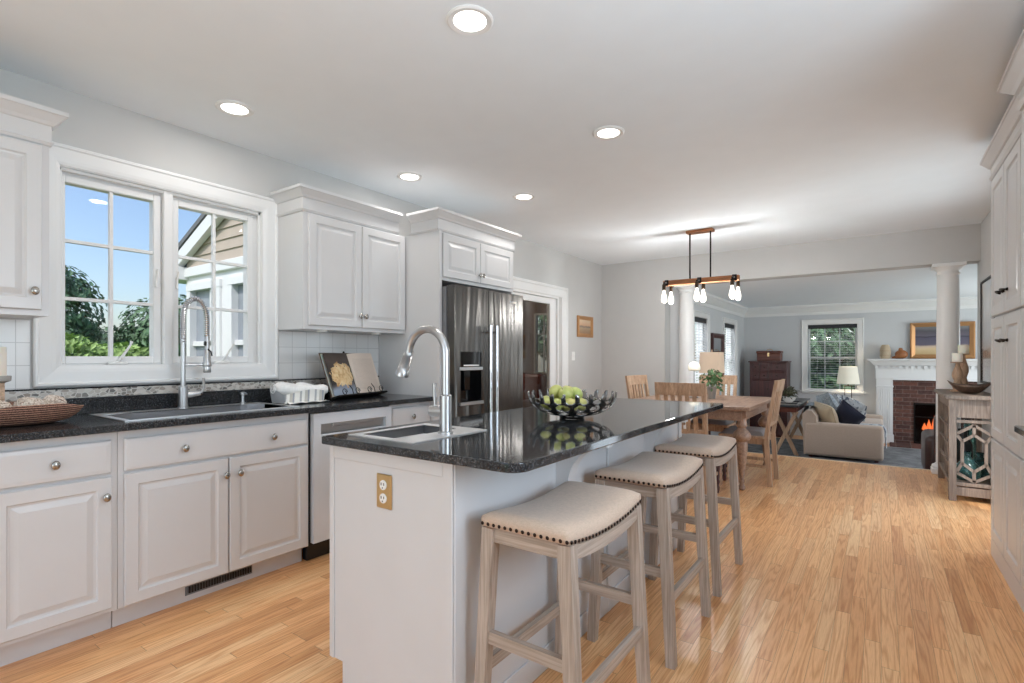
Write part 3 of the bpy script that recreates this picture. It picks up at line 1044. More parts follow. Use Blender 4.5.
# recessed ceiling lights
can_em = emis('led_diffuser', (255, 250, 240), 4)
cl = [(-1.325, 1.585, 'recessed ceiling light nearest the camera, above the island'), (-2.82, 1.42, 'recessed ceiling light above the sink window'),
      (-2.835, 2.70, 'recessed ceiling light above the double wall cabinet'), (-2.415, 3.585, 'recessed ceiling light nearest the fridge doors'),
      (-1.318, 2.852, 'recessed ceiling light between the island light and the chandelier')]
first = None
for (x, y, lab) in cl:
    if first is None:
        t = thing('recessed_light', lab, 'ceiling light', (x, y, CZ), group='recessed ceiling lights')
        put('trim_ring', MB().lathe((x, y, CZ), [(.093, -.0005), (.093, -.004), (.086, -.009), (.066, -.006), (.064, -.0005)], 40, cap=False), M['trim'], t, smooth=True)
        put('diffuser', MB().cyl((x, y, CZ - .0025), .0655, .003, seg=40), can_em, t, 'glowing lens')
        first = t
    else:
        t = dup(first, (x, y, CZ), label=lab)
    light('can_glow', 'AREA', (x, y, CZ - .012), (0, 0, 0), CAN_W, (1, .97, .94), shape='DISK', size=.12).parent = None

# ------------------------------------------------------------ island
isl = thing('kitchen_island', 'white panelled island base under the black granite top', 'kitchen island', (-1.36, 2.3, 0))
put('body', MB().box((-1.645, 1.21, .10), (-1.06, 3.38, .884)).box((-1.575, 1.21, 0), (-1.06, 3.38, .10)), M['isl'], isl)
mb = MB().prism([(-1.665, .10), (-1.665, .884), (-1.06, .884), (-1.06, 0), (-1.595, 0), (-1.595, .10)], 1, 1.19, 1.209)
mb.box((-1.10, 1.184, 0), (-1.0595, 1.19, .884), .002).box((-1.665, 1.184, .10), (-1.64, 1.19, .884), .002).box((-1.64, 1.1845, .835), (-1.10, 1.19, .884), .002)
put('end_panel', mb, M['isl'], isl)
mb = MB().box((-1.0595, 1.19, 0), (-1.0545, 1.24, .884), .002).box((-1.0595, 2.27, 0), (-1.05, 2.30, .884), .002).box((-1.0595, 3.33, 0), (-1.05, 3.38, .884), .002)
mb.box((-1.0595, 1.24, 0), (-1.052, 3.33, .09), .002)
put('back_panel_trim', mb, M['isl'], isl)
def bracket(y0, th=.06):
    pts = [(-1.0595, 0), (-1.0595, .884), (-.84, .884), (-.84, .862)]
    cx, cz, r = -.845, .702, .16
    for i in range(13):
        a = R(90 + 90 * i / 12)
        pts.append((cx + r * math.cos(a), cz + r * math.sin(a)))
    pts += [(-1.005, 0)]
    return MB().prism(pts, 1, y0, y0 + th)
for yy in (1.80, 2.75):
    put('bracket', bracket(yy), M['isl'], isl, 'curved support bracket under the overhang')
for (a, b) in ((1.24, 1.93), (1.94, 2.65), (2.66, 3.36)):
    cab_door(isl, -1.665, -1, a, b, .12, .86, [(b - .04, .78)], mat=M['isl'])

# granite top with rounded corners, square sink cut-out
def rounded(x0, x1, y0, y1, rs, n=8):
    pts = []
    for (cx, cy, a0, r) in ((x0 + rs[0], y0 + rs[0], 180, rs[0]), (x1 - rs[1], y0 + rs[1], 270, rs[1]), (x1 - rs[2], y1 - rs[2], 0, rs[2]), (x0 + rs[3], y1 - rs[3], 90, rs[3])):
        for i in range(n + 1):
            a = R(a0 + 90 * i / n)
            pts.append((cx + r * math.cos(a), cy + r * math.sin(a)))
    return pts
iw = thing('island_worktop', 'polished black granite top on the island', 'worktop', (-1.24, 2.3, .885))
mb = MB().prism(rounded(-1.68, -.80, 1.156, 3.455, (.012, .055, .055, .012)), 2, .886, .9145)
o = put('slab', mb, M['granite'], iw)
cut = bpy.data.meshes.new('cut')
# sink opening cut by a boolean baked into the mesh
bmc = bmesh.new()
r_ = bmesh.ops.create_cube(bmc, size=1)
for v in bmc.verts:
    v.co = Vector((-1.48 + v.co.x * .19, 1.42 + v.co.y * .32, .9 + v.co.z * .2)) - origin_of(iw)
bmc.to_mesh(cut); bmc.free()
co_ = bpy.data.objects.new('cut', cut); COL.objects.link(co_); co_.location = iw.location
bv = o.modifiers.new('b', 'BOOLEAN'); bv.object = co_; bv.operation = 'DIFFERENCE'; bv.solver = 'EXACT'
be = o.modifiers.new('e', 'BEVEL'); be.width = .006; be.segments = 3; be.limit_method = 'ANGLE'; be.angle_limit = R(50)
bpy.context.view_layer.update()
dg = bpy.context.evaluated_depsgraph_get()
me2 = bpy.data.meshes.new_from_object(o.evaluated_get(dg))
o.modifiers.clear(); o.data = me2
bpy.data.objects.remove(co_)
sk = thing('bar_sink', 'small square stainless sink set in the island top', 'sink', (-1.45, 1.42, .915))
def isk():
    x0, x1, y0, y1 = -1.61, -1.275, 1.225, 1.63
    bx0, bx1, by0, by1 = -1.573, -1.388, 1.262, 1.578
    mb = slab_with_hole(MB(), x0, x1, y0, y1, .9148, .9185, (bx0, bx1, by0, by1))
    put('rim', mb, M['rim'], sk)
    mb = MB()
    for (p, q) in (((bx0, by0), (bx0, by1)), ((bx1, by0), (bx1, by1)), ((bx0, by0), (bx1, by0)), ((bx0, by1), (bx1, by1))):
        mb.quad((p[0], p[1], .918), (q[0], q[1], .918), (q[0], q[1], .75), (p[0], p[1], .75))
    mb.box((bx0, by0, .745), (bx1, by1, .75))
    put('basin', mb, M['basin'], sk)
    put('drain', MB().cyl((-1.48, 1.42, .752), .035, .004), M['chrome'], sk)
isk()
f = thing('island_faucet', 'tall brushed gooseneck faucet on the island sink', 'faucet', (-1.335, 1.455, .9185))
fx, fy = -1.335, 1.455
put('base', MB().lathe((fx, fy, 0), [(.029, .9187), (.029, .925), (.023, .928), (.023, 1.06), (.0165, 1.065)], 24), M['steel2'], f, smooth=True)
arc = [(fx, fy, 1.06), (fx, fy, 1.12), (fx, fy, 1.19)]
for i in range(1, 25):
    a = R(172) * i / 24
    arc.append((fx - .098 * (1 - math.cos(a)), fy, 1.215 + .098 * math.sin(a)))
put('spout', MB().tube(arc, .0155, 16), M['steel2'], f, smooth=True)
e = Vector(arc[-1]); dv = (e - Vector(arc[-2])).normalized()
dv = (dv + Vector((-.22, 0, 0))).normalized()
put('spray_head', MB().rod(e - dv * .004, e + dv * .03, .0175, .0185, 16).rod(e + dv * .03, e + dv * .105, .0185, .027, 16), M['steel2'], f, smooth=True)
put('handle', MB().rod((fx, fy, 1.0), (fx - .065, fy - .01, 1.0), .021, .021, 16).tube([(fx - .045, fy - .008, 1.015), (fx - .05, fy - .008, 1.06), (fx - .05, fy - .008, 1.105)], [.006, .0065, .009], 10), M['steel2'], f, smooth=True)
XO = -1.368
ou = thing('power_outlet', 'brass power outlet plate on the island end panel', 'power outlet', (XO, 1.18, .753))
put('plate', MB().box((XO - .037, 1.1835, .694), (XO + .037, 1.1905, .810), .003), M['brass'], ou)
for zz in (.774, .729):
    r0 = put('receptacle', MB().lathe((XO, 1.1835, zz), [(.0165, 0), (.0165, -.003), (.015, -.004)], 20, axis=1), M['white'], ou, 'white receptacle')
    put('slots', MB().box((XO - .008, 1.1785, zz - .001), (XO - .005, 1.1797, zz + .008)).box((XO + .005, 1.1785, zz - .001), (XO + .008, 1.1797, zz + .008)).box((XO - .002, 1.1785, zz - .011), (XO + .002, 1.1797, zz - .007)), M['black'], r0)

# ------------------------------------------------------------ saddle bar stools
def make_stool(label, loc):
    t = thing('bar_stool', label, 'bar stool', loc, group='saddle seat bar stools along the island')
    hx, hy = .152, .260
    def sag(y):
        return .026 * (y / hy) ** 2
    # upholstered saddle cushion
    mb = MB()
    def top(u, v):
        x = (u * 2 - 1); y = (v * 2 - 1)
        ex = 1 - abs(x) ** 5; ey = 1 - abs(y) ** 7
        e = max(0, min(ex, 1)) ** .45 * max(0, min(ey, 1)) ** .45
        k = 1 + .0 * e
        cx = x * hx * (1 - .02 * (1 - e)); cy = y * hy
        z = .698 + sag(cy) + .026 * e
        return Vector((cx, cy, z))
    mb.grid(top, 25, 37)
    n = 25; k = 37
    # skirt
    rim = [(i / 24, 0) for i in range(25)] + [(1, j / 36) for j in range(1, 37)] + [(i / 24, 1) for i in range(23, -1, -1)] + [(0, j / 36) for j in range(35, 0, -1)]
    A = []; B = []; C_ = []
    for (u, v) in rim:
        p = top(u, v)
        q = Vector((p.x * 1.012, p.y * 1.008, p.z - .012)); r2 = Vector((p.x, p.y, p.z - .030))
        A.append(mb.bm.verts.new(p)); B.append(mb.bm.verts.new(q)); C_.append(mb.bm.verts.new(r2))
    for i in range(len(rim)):
        j = (i + 1) % len(rim)
        mb.bm.faces.new((A[i], A[j], B[j], B[i])); mb.bm.faces.new((B[i], B[j], C_[j], C_[i]))
    mb.bm.faces.new(C_)
    bmesh.ops.remove_doubles(mb.bm, verts=mb.bm.verts, dist=.0005)
    put('seat', mb, M['linen'], t, world=False, smooth=2)
    mb = MB()
    for i in range(15):
        x = -hx + .006 + (2 * hx - .012) * i / 14
        for sy in (-1, 1):
            mb.sph((x, sy * (hy + .0015), .676 + sag(hy)), .0058, 8, (1, .5, 1), 6)
    for i in range(24):
        y = -hy + .012 + (2 * hy - .024) * i / 23
        for sx in (-1, 1):
            mb.sph((sx * (hx + .0012), y, .676 + sag(y)), .0058, 8, (.5, 1, 1), 6)
    put('nailhead_trim', mb, M['nail'], t, world=False, smooth=True)
    for sx in (-1, 1):
        pts = []
        for i in range(13):
            y = -hy + .02 + (2 * hy - .04) * i / 12
            pts.append((y, .667 + sag(y)))
        for i in range(12, -1, -1):
            y = -hy + .02 + (2 * hy - .04) * i / 12
            pts.append((y, .627 + sag(y)))
        put('apron', MB().prism(pts, 0, sx * (hx - .008) - .009, sx * (hx - .008) + .009), M['greywood_y'], t, world=False)
    for sy in (-1, 1):
        put('apron', MB().box((-hx + .02, sy * (hy - .022) - .009, .645), (hx - .02, sy * (hy - .022) + .009, .69), .002), M['greywood_x'], t, world=False)
    for sx in (-1, 1):
        for sy in (-1, 1):
            mb = MB().bar((sx * (hx - .02), sy * (hy - .024), .688), (sx * (hx + .018), sy * (hy - .012), 0), .042, .040, (0, 1, 0), .036, .034)
            put('leg', mb, M['greywood'], t, world=False)
    def at(sx, sy, z):
        k = (.70 - z) / .70
        return Vector((sx * (hx - .02 + .038 * k), sy * (hy - .024 + .012 * k), z))
    for (a, b, z) in (((-1, -1), (1, -1), .355), ((-1, 1), (1, 1), .355), ((-1, -1), (-1, 1), .255), ((1, -1), (1, 1), .255)):
        put('stretcher', MB().bar(at(*a, z), at(*b, z), .02, .036), M['greywood_x' if z > .3 else 'greywood_y'], t, world=False)
    return t
st = make_stool('saddle seat bar stool nearest the camera, beside the island corner', (-.84, 1.50, 0))
dup(st, (-.835, 2.262, 0), label='middle saddle seat bar stool at the island')
dup(st, (-.845, 3.0, 0), label='saddle seat bar stool farthest from camera, nearest the dining table')

# ------------------------------------------------------------ fruit bowl with apples on the island
BC = Vector((-1.20, 2.19, .9150))
def bowl_surface(th, s):
    # s 0 centre .. 1 rim
    r = .02 + .192 * math.sin(min(1, s) * PI / 2 * .98) ** .95
    z = .012 + .115 * s ** 2.2
    return Vector((BC.x + r * math.cos(th), BC.y + r * math.sin(th), BC.z + z))
mb = MB()
NU, NV = 168, 34
vs = {}
def keep(i, j):
    th = (i + .5) / NU; s = (j + .5) / NV
    if s < .34:
        return True
    n = 14
    # staggered rows of rounded holes, open slots at the rim
    for (row, lo, hi, sh, n, w) in ((0, .36, .53, 0, 12, .34), (1, .56, .76, .5, 14, .36), (2, .79, 1.2, .1, 21, .30)):
        if lo <= s <= hi:
            a = (th * n + sh + .12 * math.sin(th * 2 * PI * 3 + row * 2)) % 1 - .5
            mid = (lo + hi) / 2
            if row == 2:
                q = 1 if s > .86 else math.sqrt(max(0, 1 - ((.86 - s) / (.86 - lo)) ** 2))
            else:
                q = math.sqrt(max(0, 1 - ((s - mid) / (hi - lo) * 2) ** 2))
            if abs(a) < w * q:
                return False
    if s > .93:
        a = (th * 21 + .1 + .12 * math.sin(th * 6 * PI + 4)) % 1 - .5
        if abs(a) < .30 + (s - .93) * 1.2:
            return False
    return True
def gv(i, j):
    i %= NU
    if (i, j) not in vs:
        vs[(i, j)] = mb.bm.verts.new(bowl_surface(2 * PI * i / NU, j / NV))
    return vs[(i, j)]
for i in range(NU):
    for j in range(NV):
        if keep(i, j):
            mb.bm.faces.new((gv(i, j), gv(i + 1, j), gv(i + 1, j + 1), gv(i, j + 1)))
fb = thing('fruit_bowl', 'openwork dark metal bowl of apples on the island', 'bowl', BC)
for v in mb.bm.verts:
    pass
bmesh.ops.smooth_vert(mb.bm, verts=[v for v in mb.bm.verts if v.is_boundary], factor=.5, use_axis_x=True, use_axis_y=True, use_axis_z=True)
bmesh.ops.recalc_face_normals(mb.bm, faces=mb.bm.faces)
r_ = bmesh.ops.solidify(mb.bm, geom=mb.bm.faces[:], thickness=.0045)
bowlmat = metal('dark_polished_metal', (132, 130, 128), .12)
put('bowl_shell', mb, bowlmat, fb, smooth=2)
mb = MB().tube([(BC.x + .055 * math.cos(a * PI / 16), BC.y + .055 * math.sin(a * PI / 16), BC.z + .0055) for a in range(32)], .005, 8, closed=True)
for a in range(5):
    x, y = math.cos(a * PI * .4 + .3), math.sin(a * PI * .4 + .3)
    mb.rod((BC.x + .055 * x, BC.y + .055 * y, BC.z + .005), (BC.x + .05 * x, BC.y + .05 * y, BC.z + .016), .005)
put('foot_ring', mb, bowlmat, fb, smooth=True)
def applemat():
    s = NT('green_apple_skin')
    tc = s.n('TexCoord'); sp = s.n('SeparateXYZ')
    nz = s.noise(s.coord(), 30, 3)
    s.l(tc.outputs['Object'], sp.inputs[0])
    oi = s.n('ObjectInfo')
    a = s.ramp(nz.outputs[0], [(.3, (150, 166, 80)), (.7, (188, 196, 116))])
    b = s.ramp(nz.outputs[0], [(.3, (196, 184, 104)), (.7, (222, 210, 142))])
    s.set(col=s.mix(oi.outputs['Random'], a, b), rough=.3)
    return s.m
am = applemat()
def make_apple():
    t = thing('apple', 'green apple in the openwork bowl', 'apple', (0, 0, 0), group='apples in the openwork bowl')
    pr = []
    for i in range(17):
        a = PI * i / 16
        r = .037 * math.sin(a) * (1 + .06 * math.cos(a))
        z = -.033 * math.cos(a) + (.006 * (1 if a > PI / 2 else -1)) * -math.exp(-(math.sin(a) / .35) ** 2) * 1.2
        pr.append((max(r, .0005), z))
    put('flesh', MB().lathe((0, 0, .0), pr, 20, cap=False), am, t, world=False, smooth=2)
    put('stem', MB().tube([(0, 0, .022), (.001, 0, .028), (.003, .001, .034)], .0014, 6), M['bark'], t, world=False)
    return t
ap = make_apple()
aps = [(-.085, -.025, .084), (-.012, -.075, .078), (.052, -.05, .080), (-.06, .045, .08), (.01, .01, .066), (.06, .035, .082), (.0, .085, .082),
       (-.045, -.01, .137), (.018, -.032, .132), (.038, .03, .128), (-.01, .045, .135)]
for i, (x, y, z) in enumerate(aps):
    # loosely gathered toward the side away from the stools
    loc = (BC.x + x * 1.02 - .030, BC.y + y * .92 - .01, BC.z + z - .014)
    lab = 'green apple low in the openwork bowl' if i < 7 else 'yellow green apple heaped on top in the openwork bowl'
    g = 'lower apples in the openwork bowl' if i < 7 else 'top apples in the openwork bowl'
    if i == 0:
        a = ap; a.location = loc; a['label'] = lab; a['group'] = g
    else:
        a = dup(ap, loc, label=lab, group=g)
    a.rotation_euler = (random.uniform(-.7, .7), random.uniform(-.7, .7), random.uniform(0, 6))

# ------------------------------------------------------------ things on the left worktop
# woven basket with twine balls
BK = Vector((-3.03, .60, .9155))
bk = thing('woven_basket', 'low brown woven basket holding twine balls', 'basket', BK)
sb_ = NT('woven_willow')
co = sb_.coord()
wv = sb_.n('TexWave', wave_type='BANDS', bands_direction='Z'); wv.inputs['Scale'].default_value = 34; wv.inputs['Distortion'].default_value = 2.5; wv.inputs['Detail Scale'].default_value = 8
sb_.l(co, wv.inputs[0])
sb_.set(col=sb_.ramp(wv.outputs[0], [(.2, (78, 46, 36)), (.6, (140, 92, 72)), (.9, (196, 150, 126))]), rough=.6)
sb_.bump(wv.outputs[0], .6, .004)
mb = MB()
def bsk(r, z, k=1.0):
    return r, z
prof = [(.001, .004), (.115, .003), (.148, .012), (.176, .036), (.192, .064), (.197, .076), (.190, .077), (.168, .042), (.13, .018), (.001, .012)]
mb.lathe(BK, prof, 48, cap=False)
for v in mb.bm.verts:
    a = math.atan2(v.co.y - BK.y, v.co.x - BK.x)
    h = (v.co.z - BK.z) / .066
    v.co.z += .010 * h * h * (math.cos(2 * a - .4) + .0) + .001 * math.sin(40 * a) * h
    v.co.x = BK.x + (v.co.x - BK.x) * .82
    v.co.y = BK.y + (v.co.y - BK.y) * 1.16
put('bowl', mb, sb_.m, bk, smooth=2)
tw = NT('twine')
nz = tw.noise(tw.coord(), 60, 4, .7, 1.5)
tw.set(col=tw.ramp(nz.outputs[0], [(.35, (150, 124, 104)), (.5, (222, 208, 194)), (.7, (240, 230, 220))]), rough=.8)
tw.bump(nz.outputs[0], .6, .004)
def ball(label, loc, r):
    t = thing('twine_ball', label, 'ornament', loc, group='twine balls in the basket')
    mb = MB().sph((0, 0, 0), r, 20, rings=14)
    put('core', mb, tw.m, t, world=False, smooth=2)
    mb = MB()
    for k in range(9):
        ax = Vector((random.uniform(-1, 1), random.uniform(-1, 1), random.uniform(-1, 1))).normalized()
        x = ax.orthogonal().normalized(); y = ax.cross(x)
        mb.tube([(x * math.cos(a * PI / 12) + y * math.sin(a * PI / 12)) * (r * 1.01) for a in range(24)], .0022, 5, closed=True)
    put('twine_wraps', mb, tw.m, t, world=False, smooth=2)
ball('twine ball at the window end of the basket', (BK.x - .02, BK.y + .125, BK.z + .072), .046)
ball('twine ball in the middle of the basket, nearest the worktop edge', (BK.x + .045, BK.y + .04, BK.z + .066), .047)
ball('twine ball in the middle of the basket, nearest the wall', (BK.x - .06, BK.y + .045, BK.z + .068), .044)
ball('twine ball at the candle end of the basket', (BK.x + .02, BK.y - .06, BK.z + .064), .044)
ball('half hidden twine ball at the far near end of the basket', (BK.x - .03, BK.y - .14, BK.z + .058), .036)
# braided candle holder
ck = thing('candle_holder', 'braided natural candle holder behind the basket', 'candle holder', (-3.21, .568, .9155))
mb = MB()
for ph in range(3):
    pts = []
    for i in range(49):
        a = i / 48 * 2 * PI * 4 + ph * 2 * PI / 3
        pts.append((-3.21 + .016 * math.cos(a), .568 + .016 * math.sin(a), .935 + .155 * i / 48))
    mb.tube(pts, .013, 8)
put('braided_stem', mb, plain('jute', (206, 176, 150), .8, var=.2, vscale=40), ck, smooth=2)
put('base', MB().cyl((-3.21, .568, .9275), .042, .022, seg=28), M['oak'], ck, smooth=True)
put('dish', MB().lathe((-3.21, .568, 0), [(.025, 1.088), (.048, 1.098), (.05, 1.12), (.046, 1.121), (.02, 1.105)], 28), M['pot'], ck, smooth=True)
cd = thing('pillar_candle', 'white pillar candle on the braided holder', 'candle', (-3.21, .568, 1.106))
put('wax', MB().lathe((-3.21, .568, 0), [(.033, 1.106), (.034, 1.11), (.034, 1.245), (.031, 1.25), (.01, 1.246)], 24), M['candle'], cd, smooth=True)
put('wick', MB().rod((-3.21, .568, 1.246), (-3.21, .568, 1.258), .0015), M['black'], cd)
# striped tea towels in a low wire tray
def stripe(name, base, cols, axis=1, width=.02):
    s = NT(name)
    tc = s.n('TexCoord'); sp = s.n('SeparateXYZ')
    s.l(tc.outputs['Object'], sp.inputs[0])
    f = s.math('FRACT', s.math('DIVIDE', sp.outputs[axis], width * 4))
    s.set(col=s.ramp(f, cols), rough=.95)
    s.t.nodes[-1]
    for n in s.t.nodes:
        if n.type == 'VALTORGB':
            n.color_ramp.interpolation = 'CONSTANT'
    nz = s.noise(s.coord(), 60, 3)
    s.bump(nz.outputs[0], .3, .004)
    return s.m
wh = (236, 234, 228)
tm = stripe('striped_linen', wh, [(0, wh), (.22, (176, 178, 180)), (.36, wh), (.55, (196, 192, 184)), (.75, (160, 164, 172)), (.86, wh)], width=.026)
tl = thing('tea_towel_basket', 'white bread basket lined with a striped grey towel, by the sink', 'basket', (-3.06, 1.98, .9155))
# draped liner: box-like body with soft top edge
mb = MB()
def liner(u, v):
    a = u * 2 * PI
    cx = max(-1, min(1, 1.35 * math.cos(a))); cy = max(-1, min(1, 1.35 * math.sin(a)))
    z = .003 + .068 * v
    fl = 1 + .08 * v + .05 * math.sin(7 * a) * v * (1 - v)
    zz = z + (.012 * math.sin(3 * a + 1) * v)
    return Vector((-3.06 + .085 * cx * fl, 1.945 + .135 * cy * fl, .9155 + zz))
mb.grid(liner, 72, 9, closed_u=True)
mb.box((-3.13, 1.825, .9157), (-2.99, 2.065, .925))
put('liner', mb, tm, tl, 'grey striped linen liner', smooth=2)
def roll(label, a, b, r, mat):
    t = thing('rolled_towel', label, 'towel', a)
    a, b = Vector(a), Vector(b)
    pts = [a.lerp(b, i / 8) + Vector((0, 0, .006 * math.sin(i))) for i in range(9)]
    mb = MB().tube(pts, [r * .55] + [r * .95, r, r * 1.03, r, r * .97, r, r * .95] + [r * .6], 14)
    put('towel_roll', mb, mat, t, smooth=2)
    sp_ = []
    for i in range(28):
        q = i / 28 * 5 * PI
        rr = r * .9 * (1 - i / 30)
        sp_.append(a + Vector((rr * math.cos(q), -.003, rr * math.sin(q))))
    put('rolled_end', MB().tube(sp_, .003, 5), M['white'], t, smooth=2)
white_t = fabric('white_towel', (238, 237, 233), .04, 200, .4)
roll('white rolled towel at the sink side of the bread basket', (-3.10, 1.80, 1.005), (-3.04, 2.03, .985), .042, white_t)
roll('white rolled towel at the wall side of the bread basket', (-3.09, 1.93, 1.005), (-3.00, 2.12, .985), .036, white_t)
mb = MB()
def cloth(u, v):
    x = -3.0 + .10 * u; y = 1.80 + .27 * v
    z = .9165 + .006 * abs(math.sin(9 * v + 3 * u)) + .004 * math.sin(14 * u)
    return Vector((x + .006 * math.sin(12 * v), y, z + .001))
mb.grid(cloth, 10, 26)
put('tea_towel', mb, white_t, None, 'flat white tea towel bunched at the foot of the bread basket', smooth=2, at=(-2.97, 1.96, .917), cat='towel')

# cookbook on an iron stand
cs = thing('cookbook_stand', 'black iron cookbook stand by the fridge panel', 'book stand', (-3.12, 2.42, .9155))
Rt = Matrix.Translation((-3.05, 2.405, .937)) @ Matrix.Rotation(R(14), 4, 'Z') @ Matrix.Rotation(R(-20), 4, 'Y') @ Matrix.Scale(1.36, 4)
def bt(p):
    return Rt @ Vector(p)
mb = MB()
mb.box((-.012, -.20, -.014), (.045, .20, -.004), .002, Rt)
mb.box((-.016, -.20, -.012), (-.006, .20, .02), .002, Rt)
for yy in (-.18, 0, .18):
    mb.box((-.015, yy - .005, 0), (-.007, yy + .005, .20), .001, Rt)
mb.tube([bt((-.011, -.18, .20)), bt((-.011, -.06, .215)), bt((-.011, 0, .235)), bt((-.011, .06, .215)), bt((-.011, .18, .20))], .004, 6)
mb.sph(bt((-.011, 0, .24)), .008, 8)
put('back_rest', mb, M['iron'], cs)
mb = MB()
for yy in (-.15, -.05, .05, .15):
    sp_ = [bt((.044 + .0, yy + .02 * math.cos(q) * (1 - q / 12), -.004 + .02 * math.sin(q) * (1 - q / 12) + .012)) for q in [i * .45 for i in range(18)]]
    mb.tube(sp_, .0028, 5)
mb.rod(bt((.044, -.2, -.01)), bt((.044, .2, -.01)), .004)
for yy in (-.09, .09):
    mb.tube([bt((.044, yy, -.008)), bt((.046, yy, .02)), bt((.035, yy, .045))], .0028, 5)
put('scroll_ledge', mb, M['iron'], cs)
mb = MB().rod((-3.03, 2.30, .9195), (-3.20, 2.27, .9195), .004).rod((-3.06, 2.58, .9195), (-3.22, 2.53, .9195), .004).rod(bt((-.012, 0, .16)), (-3.24, 2.46, .9195), .004)
mb.rod((-3.03, 2.30, .9195), bt((.04, -.13, -.012)), .004).rod((-3.06, 2.58, .9195), bt((.04, .15, -.012)), .004)
put('feet', mb, M['iron'], cs)
bkp = NT('food_photo_page')
tc = bkp.n('TexCoord'); sp = bkp.n('SeparateXYZ'); bkp.l(tc.outputs['Generated'], sp.inputs[0])
nz = bkp.noise(tc.outputs['Generated'], 9, 4)
nz2 = bkp.noise(tc.outputs['Generated'], 2.2, 2)
Y_, Z_ = sp.outputs[1], sp.outputs[2]
dy = bkp.math('DIVIDE', bkp.math('SUBTRACT', Y_, .56), .40)
dz = bkp.math('DIVIDE', bkp.math('SUBTRACT', Z_, .48), .25)
dist_ = bkp.math('ADD', bkp.math('MULTIPLY', dy, dy), bkp.math('MULTIPLY', dz, dz))
dist_ = bkp.math('ADD', dist_, bkp.math('MULTIPLY_ADD', nz.outputs[0], 3.0, -1.5))
blob = bkp.math('LESS_THAN', dist_, 1.15)
bgc = bkp.ramp(bkp.math('ADD', Z_, bkp.math('MULTIPLY_ADD', nz2.outputs[0], .5, -.25)), [(.12, (150, 160, 176)), (.3, (96, 92, 96)), (.4, (44, 36, 34)), (.8, (84, 70, 64)), (1, (60, 48, 42))])
bkp.set(col=bkp.mix(blob, bgc, bkp.ramp(nz.outputs[0], [(.3, (186, 134, 80)), (.5, (236, 202, 150)), (.7, (244, 222, 180))])), rough=.35)
txt = NT('recipe_text_page')
tc = txt.n('TexCoord'); sp = txt.n('SeparateXYZ'); txt.l(tc.outputs['Generated'], sp.inputs[0])
ln = txt.math('LESS_THAN', txt.math('FRACT', txt.math('MULTIPLY', sp.outputs[2], 34.0)), .42)
nz = txt.noise(txt.coord((1, 60, 34), kind='Generated'), 2, 2)
ink = txt.math('MULTIPLY', ln, txt.math('GREATER_THAN', nz.outputs[0], .42))
ms = txt.math('MULTIPLY', txt.math('GREATER_THAN', sp.outputs[1], .12), txt.math('LESS_THAN', sp.outputs[1], .88))
ms = txt.math('MULTIPLY', ms, txt.math('MULTIPLY', txt.math('GREATER_THAN', sp.outputs[2], .1), txt.math('LESS_THAN', sp.outputs[2], .86)))
txt.set(col=txt.mix(txt.math('MULTIPLY', txt.math('MULTIPLY', ink, ms), .4), (222, 206, 192), (150, 128, 116)), rough=.6)
cb = thing('cookbook', 'open cookbook with a dark food photograph, on the iron stand', 'book', bt((0, 0, 0)))
put('cover', MB().box((-.004, -.20, -.002), (0, .20, .232), .001, Rt), M['dkwood'], cb)
def page(y0, y1, sgn):
    mb = MB()
    def fn(u, v):
        y = y0 + (y1 - y0) * u
        k = abs(y) / .195
        return bt((.002 + .020 * (1 - (1 - k) ** 3) * (1 - .35 * k), y, .002 + .224 * v))
    mb.grid(fn, 14, 2)
    g = mb.bm.faces[:]
    return mb
put('photo_page', page(-.195, -.004, 1), bkp.m, cb, 'page with a food photograph', smooth=2)
put('text_page', page(.004, .195, 1), txt.m, cb, 'cream page of printed recipe text', smooth=2)
mb = MB()
for (y0, y1) in ((-.195, -.003), (.003, .195)):
    mb.box((.0005, y0, .001), (.0019, y1, .225), 0, Rt)
put('page_block', mb, M['candle'], cb)

# ------------------------------------------------------------ tall cupboards and base unit on the right
FR2 = [(0, 2.28), (.012, 2.284), (.020, 2.30), (.012, 2.306), (.012, 2.355), (.022, 2.36), (.03, 2.372), (.052, 2.40), (.058, 2.404), (.058, 2.42), (0, 2.42)]
pn = thing('pantry_cupboard', 'tall white pantry cupboard with upper and lower doors and dark pulls', 'cupboard', (.85, 3.7, 0))
put('body', MB().box((.568, 3.085, .0), (1.155, 4.298, 2.30)), M['cab'], pn)
put('plinth', MB().box((.549, 3.1, 0), (.568, 4.298, .105)), M['cab'], pn)
put('crown', MB().sweep([(1.155, 4.298), (.562, 4.298), (.562, 3.085)], [(o, z) for o, z in FR2]), M['cab'], pn)
def pull(mb, p):
    x, y, z = p
    mb.tube([(x, y - .045, z), (x - .012, y - .043, z), (x - .02, y - .03, z + .003), (x - .024, y, z + .004), (x - .02, y + .03, z + .003), (x - .012, y + .043, z), (x, y + .045, z)], [.006, .005, .0045, .006, .0045, .005, .006], 8)
    mb.sph((x - .002, y - .045, z), .009, 8).sph((x - .002, y + .045, z), .009, 8)
    return mb
DOOR2 = [(0, 0), (0, .015), (.004, .02), (.06, .02), (.066, .013), (.074, .0115), (.10, .019)]
for (a, b, hy) in ((3.878, 4.288, 3.935), (3.464, 3.868, 3.81), (3.10, 3.454, 3.15)):
    for (z0, z1, hz) in ((1.448, 2.27, 1.565), (.72, 1.436, 1.295)):
        d = put('door', MB().nest((.567, a, z0), (0, 1, 0), (-1, 0, 0), b - a, z1 - z0, DOOR2), M['cab'], pn)
        put('pull', pull(MB(), (.547, hy, hz)), M['iron'], d, 'dark iron pull', smooth=True)
    put('door', MB().nest((.567, a, .11), (0, 1, 0), (-1, 0, 0), b - a, .60, DOOR2), M['cab'], pn)
